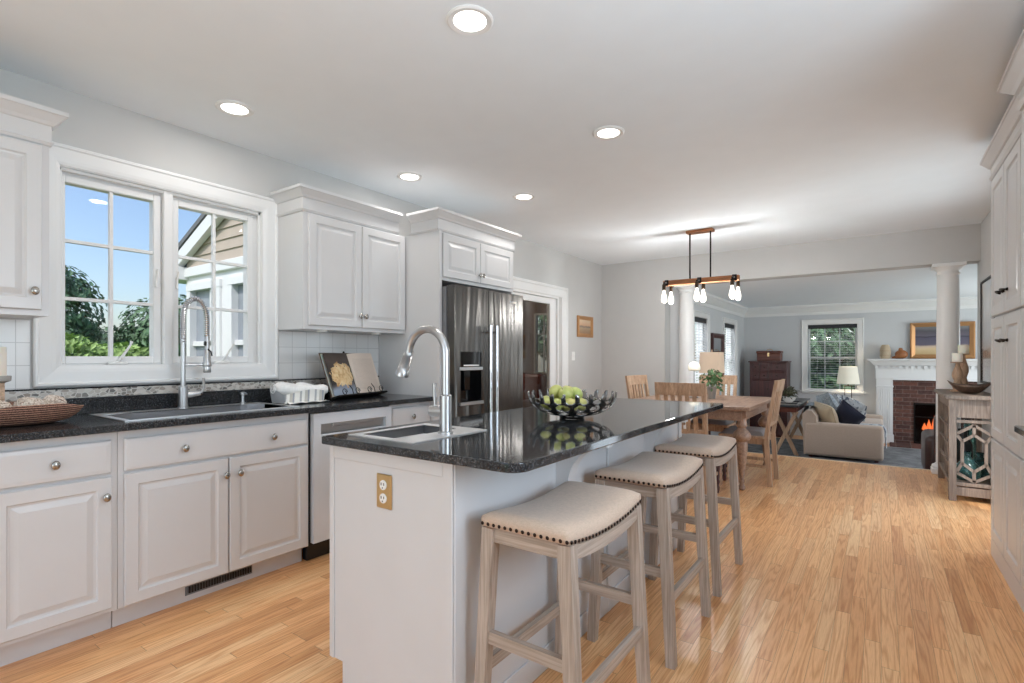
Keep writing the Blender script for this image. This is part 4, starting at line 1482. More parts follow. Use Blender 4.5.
put('hinge', MB().box((.552, 4.285, 1.37), (.562, 4.2975, 1.43), .002), M['iron'], pn, 'black hinge')
bu = thing('base_cabinet', 'white base cabinet under the short black worktop by the pantry cupboard', 'cabinet', (.85, 2.0, 0))
put('body', MB().box((.515, .3, .0), (1.155, 3.04, .883)), M['cab'], bu)
for (a, b) in ((2.58, 3.025), (2.12, 2.57), (1.66, 2.11)):
    cab_door(bu, .495, -1, a, b, .12, .69, [(a + .03, .62)])
    cab_door(bu, .495, -1, a, b, .705, .85, [((a + b) / 2, .775)], 'drawer', drawer=True)
bw = thing('side_worktop', 'short black granite worktop beside the pantry cupboard', 'worktop', (.8, 2.0, .885))
put('slab', MB().box((.462, .3, .885), (1.155, 3.045, .915), .004), M['granite'], bw)
uc = thing('wall_cabinet', 'white wall cabinet with crown above the short black worktop', 'cabinet', (.8, 2.0, 1.4))
put('body', MB().box((.503, 2.2, 1.40), (1.155, 3.05, 2.27)), M['cab'], uc)
put('crown', MB().sweep([(1.155, 3.05), (.497, 3.05), (.497, 2.2)], [(o * 1.35, z - .03) for o, z in FR2]), M['cab'], uc)
for (a, b) in ((2.63, 3.035), (2.22, 2.62)):
    cab_door(uc, .483, -1, a, b, 1.42, 2.24, [(a + .03, 1.5)])

# ------------------------------------------------------------ chandelier over the dining table
chx, chy = -1.545, 5.59
cd = thing('chandelier', 'wooden beam chandelier with six bare bulbs over the dining table', 'chandelier', (chx, chy, 1.98))
put('canopy', MB().box((chx - .136, chy - .045, CZ - .03), (chx + .136, chy + .055, CZ - .001), .004), M['oaky'], cd)
for sx in (-.105, .105):
    put('rod', MB().rod((chx + sx, chy, 2.03), (chx + sx, chy, CZ - .03), .008, seg=12), M['iron'], cd, 'dark iron rod', smooth=True)
put('beam', MB().box((chx - .385, chy - .03, 1.975), (chx + .385, chy + .03, 2.03), .004), M['oaky'], cd)
em = emis('bulb_glow', (255, 240, 214), 14)
bulb_glass = emis('lit_bulb_glass', (255, 246, 232), 1.6)
for sx in (-.345, 0, .345):
    for sy in (-1, 1):
        bx, by = chx + sx + (.01 * sy), chy + sy * .085
        br = MB().tube([(chx + sx, chy + sy * .028, 2.0), (chx + sx, chy + sy * .06, 2.012), (bx, by, 2.0), (bx, by, 1.965)], .008, 8)
        br.box((chx + sx - .022, chy + sy * .029, 1.97), (chx + sx + .022, chy + sy * .034, 2.035), .002)
        p = put('bracket', br, M['iron'], cd, 'dark iron bracket')
        put('socket', MB().lathe((bx, by, 0), [(.012, 1.985), (.018, 1.978), (.019, 1.925), (.016, 1.92)], 16), M['bronze'], p, smooth=True)
        put('bulb', MB().lathe((bx, by, 0), [(.012, 1.925), (.013, 1.91), (.018, 1.885), (.026, 1.85), (.029, 1.825), (.026, 1.80), (.016, 1.786), (.001, 1.782)], 18), bulb_glass, p, 'glowing bare bulb', smooth=True)
for sx in (-.345, 0, .345):
    light('bulb_light', 'POINT', (chx + sx, chy, 1.74), (0, 0, 0), 12.5, (.94, .95, .95), shadow_soft_size=.05)

# ------------------------------------------------------------ dining table
TX0, TX1, TY0, TY1 = -2.15, -.94, 4.93, 6.36
dt = thing('dining_table', 'rustic wooden dining table with thick turned legs', 'table', ((TX0 + TX1) / 2, (TY0 + TY1) / 2, 0))
mb = MB()
put('tabletop', MB().box((TX0, TY0, .728), (TX1, TY1, .762), .006, seg=2), M['table'], dt)
mb = MB().box((TX0 + .08, TY0 + .07, .63), (TX1 - .08, TY0 + .095, .728)).box((TX0 + .08, TY1 - .095, .63), (TX1 - .08, TY1 - .07, .728))
mb.box((TX0 + .07, TY0 + .09, .63), (TX0 + .095, TY1 - .09, .728)).box((TX1 - .095, TY0 + .09, .63), (TX1 - .07, TY1 - .09, .728))
put('apron', mb, M['table'], dt)
tp = [(.018, .0), (.030, .012), (.030, .03), (.022, .045), (.020, .06), (.026, .075), (.026, .09), (.020, .105), (.026, .16), (.038, .26), (.048, .36), (.050, .42), (.046, .44), (.066, .455), (.076, .475), (.078, .50), (.066, .525), (.044, .55), (.036, .565), (.046, .58), (.048, .60), (.040, .615), (.040, .65), (.050, .66), (.050, .675)]
for (x, y) in ((TX1 - .09, TY0 + .13), (TX0 + .09, TY0 + .13), (TX1 - .09, TY1 - .1), (TX0 + .09, TY1 - .1)):
    mb = MB().lathe((x, y, 0), tp, 28)
    mb.box((x - .048, y - .048, .66), (x + .048, y + .048, .728), .003)
    put('leg', mb, M['table'], dt, smooth=True)

def make_chair(label, loc, rz):
    t = thing('dining_chair', label, 'chair', loc, rz, group='slat back dining chairs')
    W = .225
    # seat faces +y; back at y=-.22
    put('seat', MB().box((-.22, -.19, .435), (.22, .22, .465), .008), M['oak'], t, world=False)
    mb = MB()
    def cush(u, v):
        x = (u * 2 - 1); y = (v * 2 - 1)
        e = max(0, (1 - abs(x) ** 6) * (1 - abs(y) ** 6)) ** .4
        return Vector((x * .205, .015 + y * .19, .465 + .042 * e))
    mb.grid(cush, 17, 17)
    put('cushion', mb, M['greyseat'], t, world=False, smooth=2)
    put('apron', MB().box((-.20, -.18, .385), (.20, -.16, .436)).box((-.20, .17, .385), (.20, .19, .436)).box((-.20, -.18, .385), (-.18, .19, .436)).box((.18, -.18, .385), (.20, .19, .436)), M['oak'], t, world=False)
    for sx in (-1, 1):
        mb = MB().bar((sx * .19, -.235, 0), (sx * .19, -.20, .45), .038, .04, (0, 1, 0))
        mb.bar((sx * .19, -.20, .45), (sx * .195, -.285, .97), .038, .036, (0, 1, 0), .034, .026)
        put('leg', mb, M['oak'], t, world=False)
        mb = MB().lathe((sx * .19, .17, 0), [(.012, 0), (.018, .02), (.02, .05), (.014, .07), (.022, .10), (.017, .12), (.024, .28), (.026, .33), (.018, .345), (.026, .36), (.026, .436)], 16)
        put('leg', mb, M['chest'], t, 'dark turned front leg', world=False, smooth=True)
    def by(z):
        return -.20 - .085 * (z - .45) / .52
    mb = MB()
    n = 12
    def rail(z0, z1, cv, th=.022, over=.0):
        pts = []
        for i in range(n + 1):
            x = -.212 + .424 * i / n
            pts.append(x)
        for i in range(n):
            xa, xb = pts[i], pts[i + 1]
            ya = -cv * (1 - (xa / .212) ** 2); yb = -cv * (1 - (xb / .212) ** 2)
            zm0 = z0; zm1 = z1
            A = []
            for (x, yy) in ((xa, ya), (xb, yb)):
                for (z, o) in ((zm0, -th / 2), (zm0, th / 2), (zm1, th / 2), (zm1, -th / 2)):
                    A.append(mb.bm.verts.new((x, by(z) + yy + o, z)))
            for f in ((0, 1, 5, 4), (1, 2, 6, 5), (2, 3, 7, 6), (3, 0, 4, 7)):
                mb.bm.faces.new([A[k] for k in f])
            if i == 0:
                mb.bm.faces.new([A[k] for k in (3, 2, 1, 0)])
            if i == n - 1:
                mb.bm.faces.new([A[k] for k in (4, 5, 6, 7)])
    rail(.885, .99, .025, .028)
    put('top_rail', mb, M['oak'], t, world=False, smooth=True)
    mb = MB()
    rail(.56, .60, .012)
    put('lower_rail', mb, M['oak'], t, world=False)
    for i in range(5):
        x = -.12 + .06 * i
        cv = -.018 * (1 - (x / .212) ** 2)
        put('back_slat', MB().bar((x, by(.59) + cv, .59), (x, by(.9) + cv, .9), .034, .014, (0, 1, 0)), M['oak'], t, world=False)
    for sx in (-1, 1):
        put('stretcher', MB().bar((sx * .2, -.22, .18), (sx * .19, .17, .18), .018, .026), M['oak'], t, world=False)
    return t
c0 = make_chair('slat back dining chair with its back to the island, at the near table end', (-1.375, 4.66, 0), R(0))
dup(c0, (-2.06, 5.78, 0), R(-100), 'slat back dining chair at the table side nearest the glass door')
dup(c0, (-1.575, 6.17, 0), R(180), 'slat back dining chair at the far table end, behind the potted plant')
dup(c0, (-1.075, 5.53, 0), R(90), 'slat back dining chair seen edge on, at the table side facing the console')

# plant and cordless lamp on the table
def plant(name, label, loc, pot_fn, nleaf, rad, h, size, mat, up=.5):
    t = thing(name, label, 'plant', loc)
    pot_fn(t)
    mb = MB()
    for i in range(nleaf):
        a = random.uniform(0, 2 * PI); k = random.random() ** .6
        r = rad * k
        z = h * (random.uniform(.1, 1) - .5 * k * k)
        mb.leaf(Vector(loc) + Vector((r * math.cos(a), r * math.sin(a), up + z)), (math.cos(a) + random.uniform(-.6, .6), math.sin(a) + random.uniform(-.6, .6), random.uniform(.2, 1.2)), size * random.uniform(.7, 1.2), random.uniform(0, 6))
    for i in range(12):
        a = random.uniform(0, 2 * PI)
        mb.tube([Vector(loc) + Vector((0, 0, up * .7)), Vector(loc) + Vector((rad * .4 * math.cos(a), rad * .4 * math.sin(a), up + h * .5)), Vector(loc) + Vector((rad * .85 * math.cos(a), rad * .85 * math.sin(a), up + h * .6))], .002, 4)
    put('foliage', mb, mat, t)
    return t
plant('potted_plant', 'leafy green plant in a grey pot on the dining table', (-1.46, 5.72, .762),
      lambda t: put('pot', MB().lathe((-1.46, 5.72, .762), [(.035, 0), (.042, .06), (.05, .125), (.052, .13), (.045, .128), (.04, .11), (.001, .11)], 24), M['pot'], t, smooth=True), 130, .13, .17, .032, M['leaf'], .15)
lp = thing('cordless_lamp', 'small mushroom lamp with cream dome on the dining table', 'table lamp', (-1.66, 5.78, .762))
put('base', MB().lathe((-1.66, 5.78, .762), [(.05, 0), (.05, .01), (.01, .014), (.006, .02)], 24), M['steel2'], lp, smooth=True)
put('stem', MB().rod((-1.66, 5.78, .775), (-1.66, 5.78, 1.07), .006), M['steel2'], lp, smooth=True)
put('lamp_shade', MB().lathe((-1.66, 5.78, 0), [(.05, 1.055), (.064, 1.065), (.064, 1.10), (.05, 1.135), (.02, 1.152), (.001, 1.154)], 24), M['shade'], lp, 'cream dome shade', smooth=True)

# ------------------------------------------------------------ console table, bowl, candlesticks, wall picture
CX0, CX1, CY0, CY1 = .465, .79, 5.70, 6.74
ct = thing('console_table', 'weathered grey wood console with lattice end against the right wall', 'console table', (.63, 6.2, 0))
put('tabletop', MB().box((CX0 - .03, CY0 - .035, .852), (CX1, CY1 + .03, .884), .006), M['console'], ct)
for (x, y) in ((CX0, CY0), (CX1 - .05, CY0), (CX0, CY1 - .05), (CX1 - .05, CY1 - .05)):
    put('leg', MB().box((x, y, 0), (x + .05, y + .05, .852), .003), M['console'], ct)
put('apron', MB().box((CX0 + .01, CY0 + .01, .70), (CX1 - .01, CY0 + .03, .852)).box((CX0 + .01, CY0 + .03, .77), (CX0 + .03, CY1 - .02, .852)).box((CX0 + .02, CY1 - .03, .70), (CX1 - .01, CY1 - .01, .852)), M['console'], ct)
put('shelf', MB().box((CX0 + .005, CY0 + .005, .13), (CX1 - .005, CY1 - .005, .16), .003).box((CX0 + .01, CY0 + .01, .05), (CX1 - .01, CY0 + .03, .12)), M['console'], ct)
mb = MB()
for zz in (.68, .38, .20):
    mb.box((CX0 + .03, CY1 - .03, zz), (CX1 - .03, CY1 - .015, zz + .02))
mb.box((CX0 + .04, CY0 + .015, .655), (CX1 - .04, CY0 + .035, .68), .002)
xa, xb, ym = CX0 + .05, CX1 - .05, CY0 + .022
xm = (xa + xb) / 2
w_ = .022
for (p, q) in (((xa, .56), (xm, .64)), ((xm, .64), (xb, .56)), ((xa, .24), (xm, .17)), ((xm, .17), (xb, .24)), ((xm - .075, .50), (xm, .56)), ((xm, .56), (xm + .075, .50)), ((xm - .075, .50), (xm - .075, .32)), ((xm + .075, .50), (xm + .075, .32)), ((xm - .075, .32), (xm, .255)), ((xm, .255), (xm + .075, .32)), ((xa, .56), (xm - .075, .50)), ((xb, .56), (xm + .075, .50)), ((xa, .24), (xm - .075, .32)), ((xb, .24), (xm + .075, .32)), ((xm, .56), (xm, .64)), ((xm, .17), (xm, .255))):
    mb.bar((p[0], ym, p[1]), (q[0], ym, q[1]), .016, w_, (0, 0, 1) if abs(p[0] - q[0]) > .01 else (1, 0, 0))
put('lattice', mb, M['console'], ct, 'hexagonal lattice end panel')
mb = MB()
for zz in (.60, .45, .28):
    mb.box((CX0 + .01, CY0 + .05, zz), (CX0 + .025, CY1 - .05, zz + .018))
mb.box((CX0 + .01, 6.2, .16), (CX0 + .025, 6.22, .77)).box((CX0 + .01, CY0 + .35, .16), (CX0 + .025, CY0 + .37, .77))
put('side_bars', mb, M['console'], ct)
bg_ = NT('blue_green_glass'); bg_.set(col=(120, 180, 178), rough=.05, trans=.85, ior=1.4)
dkg = NT('smoky_glass'); dkg.set(col=(36, 40, 42), rough=.06)
def jar(label, loc, prof, mat):
    t = thing('glass_jar', label, 'jar', loc)
    put('vessel', MB().lathe(loc, prof, 24), mat, t, smooth=True)
    zt = prof[-1][1]
    put('neck_ring', MB().lathe(loc, [(prof[-1][0] + .004, zt - .012), (prof[-1][0] + .008, zt - .006), (prof[-1][0] + .004, zt)], 20), mat, t, smooth=True)
jp = [(.06, 0), (.085, .02), (.09, .07), (.08, .12), (.04, .17), (.022, .2), (.022, .24)]
jar('low blue green glass jar on the console shelf, nearest the lattice', (.60, 5.86, .161), jp, bg_.m)
jar('wide blue green glass jar on the console shelf, against the wall', (.70, 6.03, .161), [(r_ * 1.0, z_ * .9) for r_, z_ in jp], bg_.m)
jar('tall smoky glass jar in the middle of the console shelf', (.60, 6.16, .161), [(.055, 0), (.07, .03), (.07, .26), (.035, .34), (.03, .40)], dkg.m)
jar('tall blue green glass bottle at the far end of the console shelf', (.66, 6.42, .161), [(.05, 0), (.06, .03), (.06, .30), (.03, .38), (.025, .46)], bg_.m)

def candlestick(label, x, y, h):
    t = thing('candlestick', label, 'candlestick', (x, y, .884))
    b = .8845
    k = h / .25
    put('post', MB().lathe((x, y, b), [(.05, 0), (.05, .014), (.032, .02), (.04, .05 * k), (.028, .08 * k), (.024, .09 * k), (.04, .13 * k), (.038, .16 * k), (.018, .215 * k), (.014, h - .012), (.05, h - .006), (.052, h)], 24), M['oak'], t, smooth=True)
    c = thing('pillar_candle', 'thick cream candle on the ' + label, 'candle', (x, y, b + h))
    put('wax', MB().lathe((x, y, b + h + .0005), [(.038, 0), (.04, .004), (.04, .075), (.037, .08), (.01, .076)], 24), M['candle'], c, smooth=True)
    put('wick', MB().rod((x, y, b + h + .076), (x, y, b + h + .086), .0015), M['black'], c)
candlestick('shorter turned wooden candlestick on the console', .575, 6.30, .275)
candlestick('taller turned wooden candlestick on the console', .63, 6.44, .352)
db = thing('dough_bowl', 'long carved dark wood bowl on the console', 'bowl', (.63, 6.02, .884))
mb = MB()
def dough(u, v):
    a = u * 2 * PI
    r = v if v < .5 else 1 - v
    k = min(1, r * 2)
    inner = v >= .5
    z = .078 * k ** 2.2 + .04 * (k * abs(math.cos(a))) ** 3 + (.012 * (1 - k) if inner else 0)
    return Vector((.63 + .155 * k * math.cos(a), 6.0 + (.10 + 0) * k * math.sin(a), .885 + z))
mb.grid(dough, 40, 17, closed_u=True)
put('shell', mb, M['dkwood'], db, smooth=2)
mb = MB()
mb.lathe((.63, 6.0, .885), [(.001, .058), (.06, .058), (.085, .060), (.09, .062)], 32, cap=False)
for v in mb.bm.verts:
    v.co.x = .63 + (v.co.x - .63) * 1.3
    v.co.z += .02 * ((v.co.x - .63) / .12) ** 2
put('pale_inlay', mb, M['candle'], db, 'pale worn inside', smooth=2)
wp = thing('wall_picture', 'tall black framed picture above the console', 'picture', (.8, 6.4, 1.4))
put('frame', MB().nest((.809, 5.98, .955), (0, 1, 0), (-1, 0, 0), .80, .975, [(0, 0), (0, .02), (.018, .022), (.022, .008), (.022, 0)], fill=False), M['iron'], wp)
put('print', MB().box((.797, 6.0, .975), (.808, 6.76, 1.91)), land('beach_print', [(.05, (150, 132, 120)), (.3, (168, 150, 140)), (.45, (176, 172, 170)), (.7, (196, 192, 188)), (.95, (186, 182, 178))]), wp)
wp.children[1].data.materials[0].node_tree.nodes['Principled BSDF'].inputs['Roughness'].default_value = .12

# ------------------------------------------------------------ living room: windows, blinds
def blind_window(name, label, ax, pos, a0, a1, z0, z1, cas=.10, sill=True, sgn=1, tilt=20, slat=M['slat'], hb=2):
    """ax=0: window in a wall across x at pos facing +x; ax=1: in a wall across y at pos facing -y"""
    c = thing(name, label, 'window', (pos, (a0 + a1) / 2, z0) if ax == 0 else ((a0 + a1) / 2, pos, z0), kind='structure')
    prof = [(0, 0), (0, .022), (.012, .028), (.022, .02), (cas - .02, .014), (cas, .01), (cas, 0)]
    if ax == 0:
        mb = MB().nest((pos, a0 - cas, z0 - cas * .6), (0, 1, 0), (1, 0, 0), a1 - a0 + 2 * cas, z1 - z0 + 1.6 * cas, prof, fill=False)
        mb.box((pos, a0 - cas - .02, z0 - .03), (pos + .06, a1 + cas + .02, z0), .004)
    else:
        mb = MB().nest((a0 - cas, pos, z0 - cas * .6), (1, 0, 0), (0, -1, 0), a1 - a0 + 2 * cas, z1 - z0 + 1.6 * cas, prof, fill=False)
        mb.box((a0 - cas - .03, pos - .06, z0 - .03), (a1 + cas + .03, pos, z0), .004)
    put('casing', mb, M['trim'], c)
    dpt = -.11 if ax == 0 else .11
    zm = (z0 + z1) / 2
    s = muntin_sash('sash', c, a0 + .035, a1 - .035, z0 + .035, zm - .018, pos + dpt, .03, 2, M['glass'], 3, ax, M['trim'], .014)
    s = muntin_sash('sash', c, a0 + .035, a1 - .035, zm + .018, z1 - .035, pos + dpt * .75, .03, 2, M['glass'], 3, ax, M['trim'], .014)
    b = thing('window_blind', 'dark topped slatted blind in the ' + label, 'blind', (pos, (a0 + a1) / 2, z1) if ax == 0 else ((a0 + a1) / 2, pos, z1))
    d1 = -.03 if ax == 0 else .03
    hh = MB()
    if ax == 0:
        hh.box((pos - .055, a0 + .005, z1 - .07), (pos - .012, a1 - .005, z1 - .004), .003)
    else:
        hh.box((a0 + .005, pos + .012, z1 - .07), (a1 - .005, pos + .055, z1 - .004), .003)
    put('head_rail', hh, plain('dark_valance', (44, 44, 48), .6), b, 'dark head rail')
    mb = MB()
    z = z1 - .09
    t = R(tilt)
    while z > z0 + .04:
        dx, dz = .022 * math.cos(t), .022 * math.sin(t)
        if ax == 0:
            mb.bar((pos - .034, a0 + .012, z), (pos - .034, a1 - .012, z), .044, .0022, (math.sin(t), 0, math.cos(t)))
        else:
            mb.bar((a0 + .012, pos + .034, z), (a1 - .012, pos + .034, z), .044, .0022, (0, -math.sin(t), math.cos(t)))
        z -= .042
    put('slats', mb, slat, b)
    mb = MB()
    for k in (.2, .8):
        a = a0 + (a1 - a0) * k
        if ax == 0:
            mb.rod((pos - .034, a, z0 + .03), (pos - .034, a, z1 - .06), .0015, seg=5)
        else:
            mb.rod((a, pos + .034, z0 + .03), (a, pos + .034, z1 - .06), .0015, seg=5)
    put('cords', mb, M['white'], b)
    return c
blind_window('window_3', 'living room window nearest the white column', 0, -2.22, 7.72, 8.42, .45, 1.80, .09, tilt=28)
blind_window('window_4', 'living room side window nearest the drawer chest', 0, -2.22, 9.50, 10.31, .45, 1.80, .09, tilt=28)
blind_window('window_5', 'far living room window behind the white shaded lamp', 1, 11.12, -1.115, -.345, .585, 1.80, .10, tilt=4)

mr = thing('wall_mirror', 'tall mirror in a dark frame between the living room windows', 'mirror', (-2.2, 8.95, 1.2))
put('frame', MB().nest((-2.219, 8.62, .86), (0, 1, 0), (1, 0, 0), .74, .73, [(0, 0), (0, .04), (.03, .045), (.075, .025), (.075, 0)], fill=False), M['chest'], mr)
put('mirror_glass', MB().box((-2.219, 8.69, .93), (-2.205, 9.29, 1.52)), metal('mirror_silver', (200, 204, 208), .02), mr)

# chest in the far corner with a wooden box on top
hc = thing('drawer_chest', 'dark mahogany chest of many small drawers in the far corner', 'chest of drawers', (-1.70, 10.85, LZ))
put('carcass', MB().box((-2.03, 10.66, LZ + .03), (-1.40, 11.09, 1.105), .004), M['chest'], hc)
put('top', MB().box((-2.05, 10.63, 1.105), (-1.38, 11.10, 1.13), .004), M['chest'], hc)
put('plinth', MB().box((-2.01, 10.68, LZ), (-1.42, 11.08, LZ + .03)), M['chest'], hc)
def drw(x0, x1, z0, z1, name='drawer'):
    p = put(name, MB().nest((x0, 10.661, z0), (1, 0, 0), (0, -1, 0), x1 - x0, z1 - z0, [(0, 0), (0, .012), (.008, .016), (.02, .012)]), M['chest'], hc)
    put('knob', MB().sph(((x0 + x1) / 2, 10.638, (z0 + z1) / 2), .012, 10), M['bronze'], p, smooth=True)
for (z0, z1) in ((.94, 1.085), (.785, .93)):
    drw(-2.0, -1.86, z0, z1); drw(-1.85, -1.71, z0, z1); drw(-1.70, -1.43, z0, z1)
drw(-2.0, -1.43, .45, .775); drw(-2.0, -1.43, .11, .44); drw(-2.0, -1.43, -.22, .10)
bx = thing('wooden_box', 'reddish wooden lidded box on the mahogany chest', 'box', (-1.72, 10.87, 1.13))
put('body', MB().box((-1.92, 10.74, 1.131), (-1.52, 11.0, 1.27), .006), M['redbox'], bx)
put('lid', MB().box((-1.93, 10.73, 1.27), (-1.51, 11.01, 1.32), .012, seg=2), M['redbox'], bx)
put('handle', MB().tube([(-1.77, 10.87, 1.318), (-1.76, 10.87, 1.345), (-1.72, 10.87, 1.35), (-1.68, 10.87, 1.345), (-1.67, 10.87, 1.318)], .006, 8).box((-1.735, 10.722, 1.212), (-1.705, 10.731, 1.285), .002), M['brass'], bx)

# end table with square shaded lamp by the near living window
et = thing('end_table', 'dark end table under the square shaded lamp', 'table', (-1.93, 7.8, LZ))
put('tabletop', MB().box((-2.12, 7.58, .30), (-1.72, 8.02, .33), .005), M['chest'], et)
for (x, y) in ((-2.09, 7.61), (-1.78, 7.61), (-2.09, 7.96), (-1.78, 7.96)):
    put('leg', MB().box((x, y, LZ), (x + .035, y + .035, .30)), M['chest'], et)
tl = thing('table_lamp', 'table lamp with square peach shade beyond the dining table', 'table lamp', (-2.0, 7.78, .33))
tx, ty = -1.985, 7.78
put('base', MB().lathe((tx, ty, .331), [(.07, 0), (.07, .02), (.03, .04), (.06, .15), (.075, .26), (.05, .38), (.02, .44), (.012, .62)], 24), M['pot'], tl, smooth=True)
mb = MB()
for (k, z) in ((0, 0), (1, 0)):
    pass
def sq(u, v):
    a = u * 4
    i = int(a) % 4; f = a - int(a)
    cs = [(-1, -1), (1, -1), (1, 1), (-1, 1)]
    p = cs[i]; q = cs[(i + 1) % 4]
    s_ = .142 - .010 * v
    return Vector((tx + s_ * (p[0] + (q[0] - p[0]) * f), ty + s_ * (p[1] + (q[1] - p[1]) * f), .975 + .30 * v))
mb.grid(sq, 16, 2, closed_u=True)
mb.box((tx - .004, ty - .13, 1.24), (tx + .004, ty + .13, 1.244)).box((tx - .13, ty - .004, 1.24), (tx + .13, ty + .004, 1.244)).cyl((tx, ty, 1.29), .008, .04)
put('lamp_shade', mb, M['shade2'], tl, 'square peach shade')

# sofa and what lies on it
SX0, SX1, SY0, SY1 = -.93, .03, 8.74, 10.62
sf = thing('sofa', 'taupe fabric sofa seen from its side beyond the step', 'sofa', (-.45, 9.7, LZ))
b0 = LZ
put('base', MB().box((SX0 + .02, SY0 + .03, b0 + .06), (SX1 - .02, SY1 - .03, b0 + .30), .02, seg=2), M['sofa'], sf, smooth=2)
for (y0, y1) in ((SY0, SY0 + .17), (SY1 - .17, SY1)):
    mb = MB().box((SX0 + .01, y0, b0 + .04), (SX1, y1, b0 + .52), .045, seg=4)
    a = put('arm', mb, M['sofa'], sf, smooth=2)
    if y0 == SY0:
        put('seam', MB().rod((-.44, y0 - .001, b0 + .08), (-.44, y0 - .001, b0 + .46), .003, seg=6).rod((SX0 + .03, y0 - .001, b0 + .085), (SX1 - .01, y0 - .001, b0 + .085), .003, seg=6), M['sofa'], a)
put('back', MB().prism([(SX0, b0 + .05), (SX0 + .20, b0 + .05), (SX0 + .16, b0 + .60), (SX0 + .10, b0 + .69), (SX0 + .03, b0 + .69), (SX0 - .02, b0 + .64)], 1, SY0 + .02, SY1 - .02), M['sofa'], sf, smooth=True)
for i in range(2):
    y0 = SY0 + .18 + i * .76
    put('seat_cushion', MB().box((SX0 + .22, y0, b0 + .30), (SX1 + .0, y0 + .75, b0 + .47), .04, seg=3), M['sofa'], sf, smooth=2)
for (x, y) in ((SX0 + .08, SY0 + .08), (SX1 - .08, SY0 + .08), (SX0 + .08, SY1 - .08), (SX1 - .08, SY1 - .08)):
    put('foot', MB().cyl((x, y, b0 + .032), .025, .06), M['chest'], sf)
def pillow(label, loc, w, h, t, rot, mat):
    p = thing('throw_pillow', label, 'pillow', loc)
    p.rotation_euler = rot
    mb = MB()
    for sgn in (-1, 1):
        def fn(u, v):
            x = u * 2 - 1; y = v * 2 - 1
            e = max(0, (1 - x * x) * (1 - y * y)) ** .5
            pin = 1 - .10 * (1 - abs(x)) * 0 - .08 * (1 - y * y) * (abs(x) ** 4) - 0
            pin2 = 1 - .08 * (1 - x * x) * (abs(y) ** 4)
            return Vector((sgn * t * e, x * w * pin, y * h * pin2))
        mb.grid(fn, 15, 15)
    bmesh.ops.remove_doubles(mb.bm, verts=mb.bm.verts, dist=.0005)
    put('cover', mb, mat, p, world=False, smooth=2)
    mb = MB()
    pts = []
    for i in range(40):
        a = 2 * PI * i / 40
        x = max(-1, min(1, 1.35 * math.cos(a))); y = max(-1, min(1, 1.35 * math.sin(a)))
        pts.append((0, x * w * (1 - .08 * (1 - y * y) * x ** 4), y * h * (1 - .08 * (1 - x * x) * y ** 4)))
    put('piping', MB().tube(pts, .006, 6, closed=True), mat, p, world=False, smooth=2)
    return p
pillow('large beige pillow against the sofa back, nearest the sofa arm', (-.67, 9.14, LZ + .60), .20, .19, .11, (R(10), R(-24), R(35)), M['pillowb'])
pillow('blue grey pillow leaning behind the beige pillow', (-.66, 9.42, LZ + .70), .25, .22, .11, (R(-12), R(-22), R(28)), M['throw'])
pillow('dark navy pillow standing on its corner on the sofa', (-.40, 9.18, LZ + .60), .19, .19, .09, (R(42), R(-20), R(60)), M['navy'])
ptn = NT('patterned_cloth')
v = ptn.noise(ptn.coord(), 16, 3)
ptn.set(col=ptn.ramp(v.outputs[0], [(.42, (186, 190, 194)), (.5, (206, 208, 210)), (.56, (96, 104, 118))]), rough=.9)
pillow('grey patterned pillow at the middle of the sofa', (-.36, 9.85, LZ + .64), .21, .20, .10, (R(25), R(-25), R(50)), ptn.m)
pillow('second grey patterned pillow by the far sofa arm', (-.58, 10.25, LZ + .67), .20, .20, .10, (R(-8), R(-20), R(15)), ptn.m)
mb = MB()
def thr(u, v):
    # blanket folded over the sofa back
    y = 9.05 + .75 * v
    s_ = u
    prof = [(-.97, LZ + .42), (-.975, LZ + .62), (-.95, LZ + .715), (-.88, LZ + .725), (-.80, LZ + .70), (-.76, LZ + .56), (-.745, LZ + .46)]
    k = s_ * (len(prof) - 1); i = min(int(k), len(prof) - 2); f = k - i
    x = prof[i][0] + (prof[i + 1][0] - prof[i][0]) * f; z = prof[i][1] + (prof[i + 1][1] - prof[i][1]) * f
    return Vector((x + .010 * math.sin(22 * v + 2 * u), y, z + .012 * math.sin(15 * v + 3 * u) + .012))
mb.grid(thr, 22, 26)
put('throw_blanket', mb, M['throw'], None, 'striped blue grey blanket over the sofa back', smooth=2, at=(-.9, 9.4, LZ + .7), cat='blanket')
mb = MB()
def thr2(u, v):
    prof = [(-.25, LZ + .478), (-.05, LZ + .482), (.03, LZ + .47), (.052, LZ + .42), (.055, LZ + .30), (.06, LZ + .2)]
    k = u * (len(prof) - 1); i = min(int(k), len(prof) - 2); f = k - i
    x = prof[i][0] + (prof[i + 1][0] - prof[i][0]) * f; z = prof[i][1] + (prof[i + 1][1] - prof[i][1]) * f
    return Vector((x + .008 * math.sin(30 * v), 8.95 + .42 * v + .02 * math.sin(5 * u), z + .006 * math.sin(24 * v + 4 * u) + .008))
mb.grid(thr2, 20, 24)
put('throw_blanket', mb, ptn.m, None, 'grey patterned blanket hanging over the sofa seat front', smooth=2, at=(0, 9.15, LZ + .4), cat='blanket')

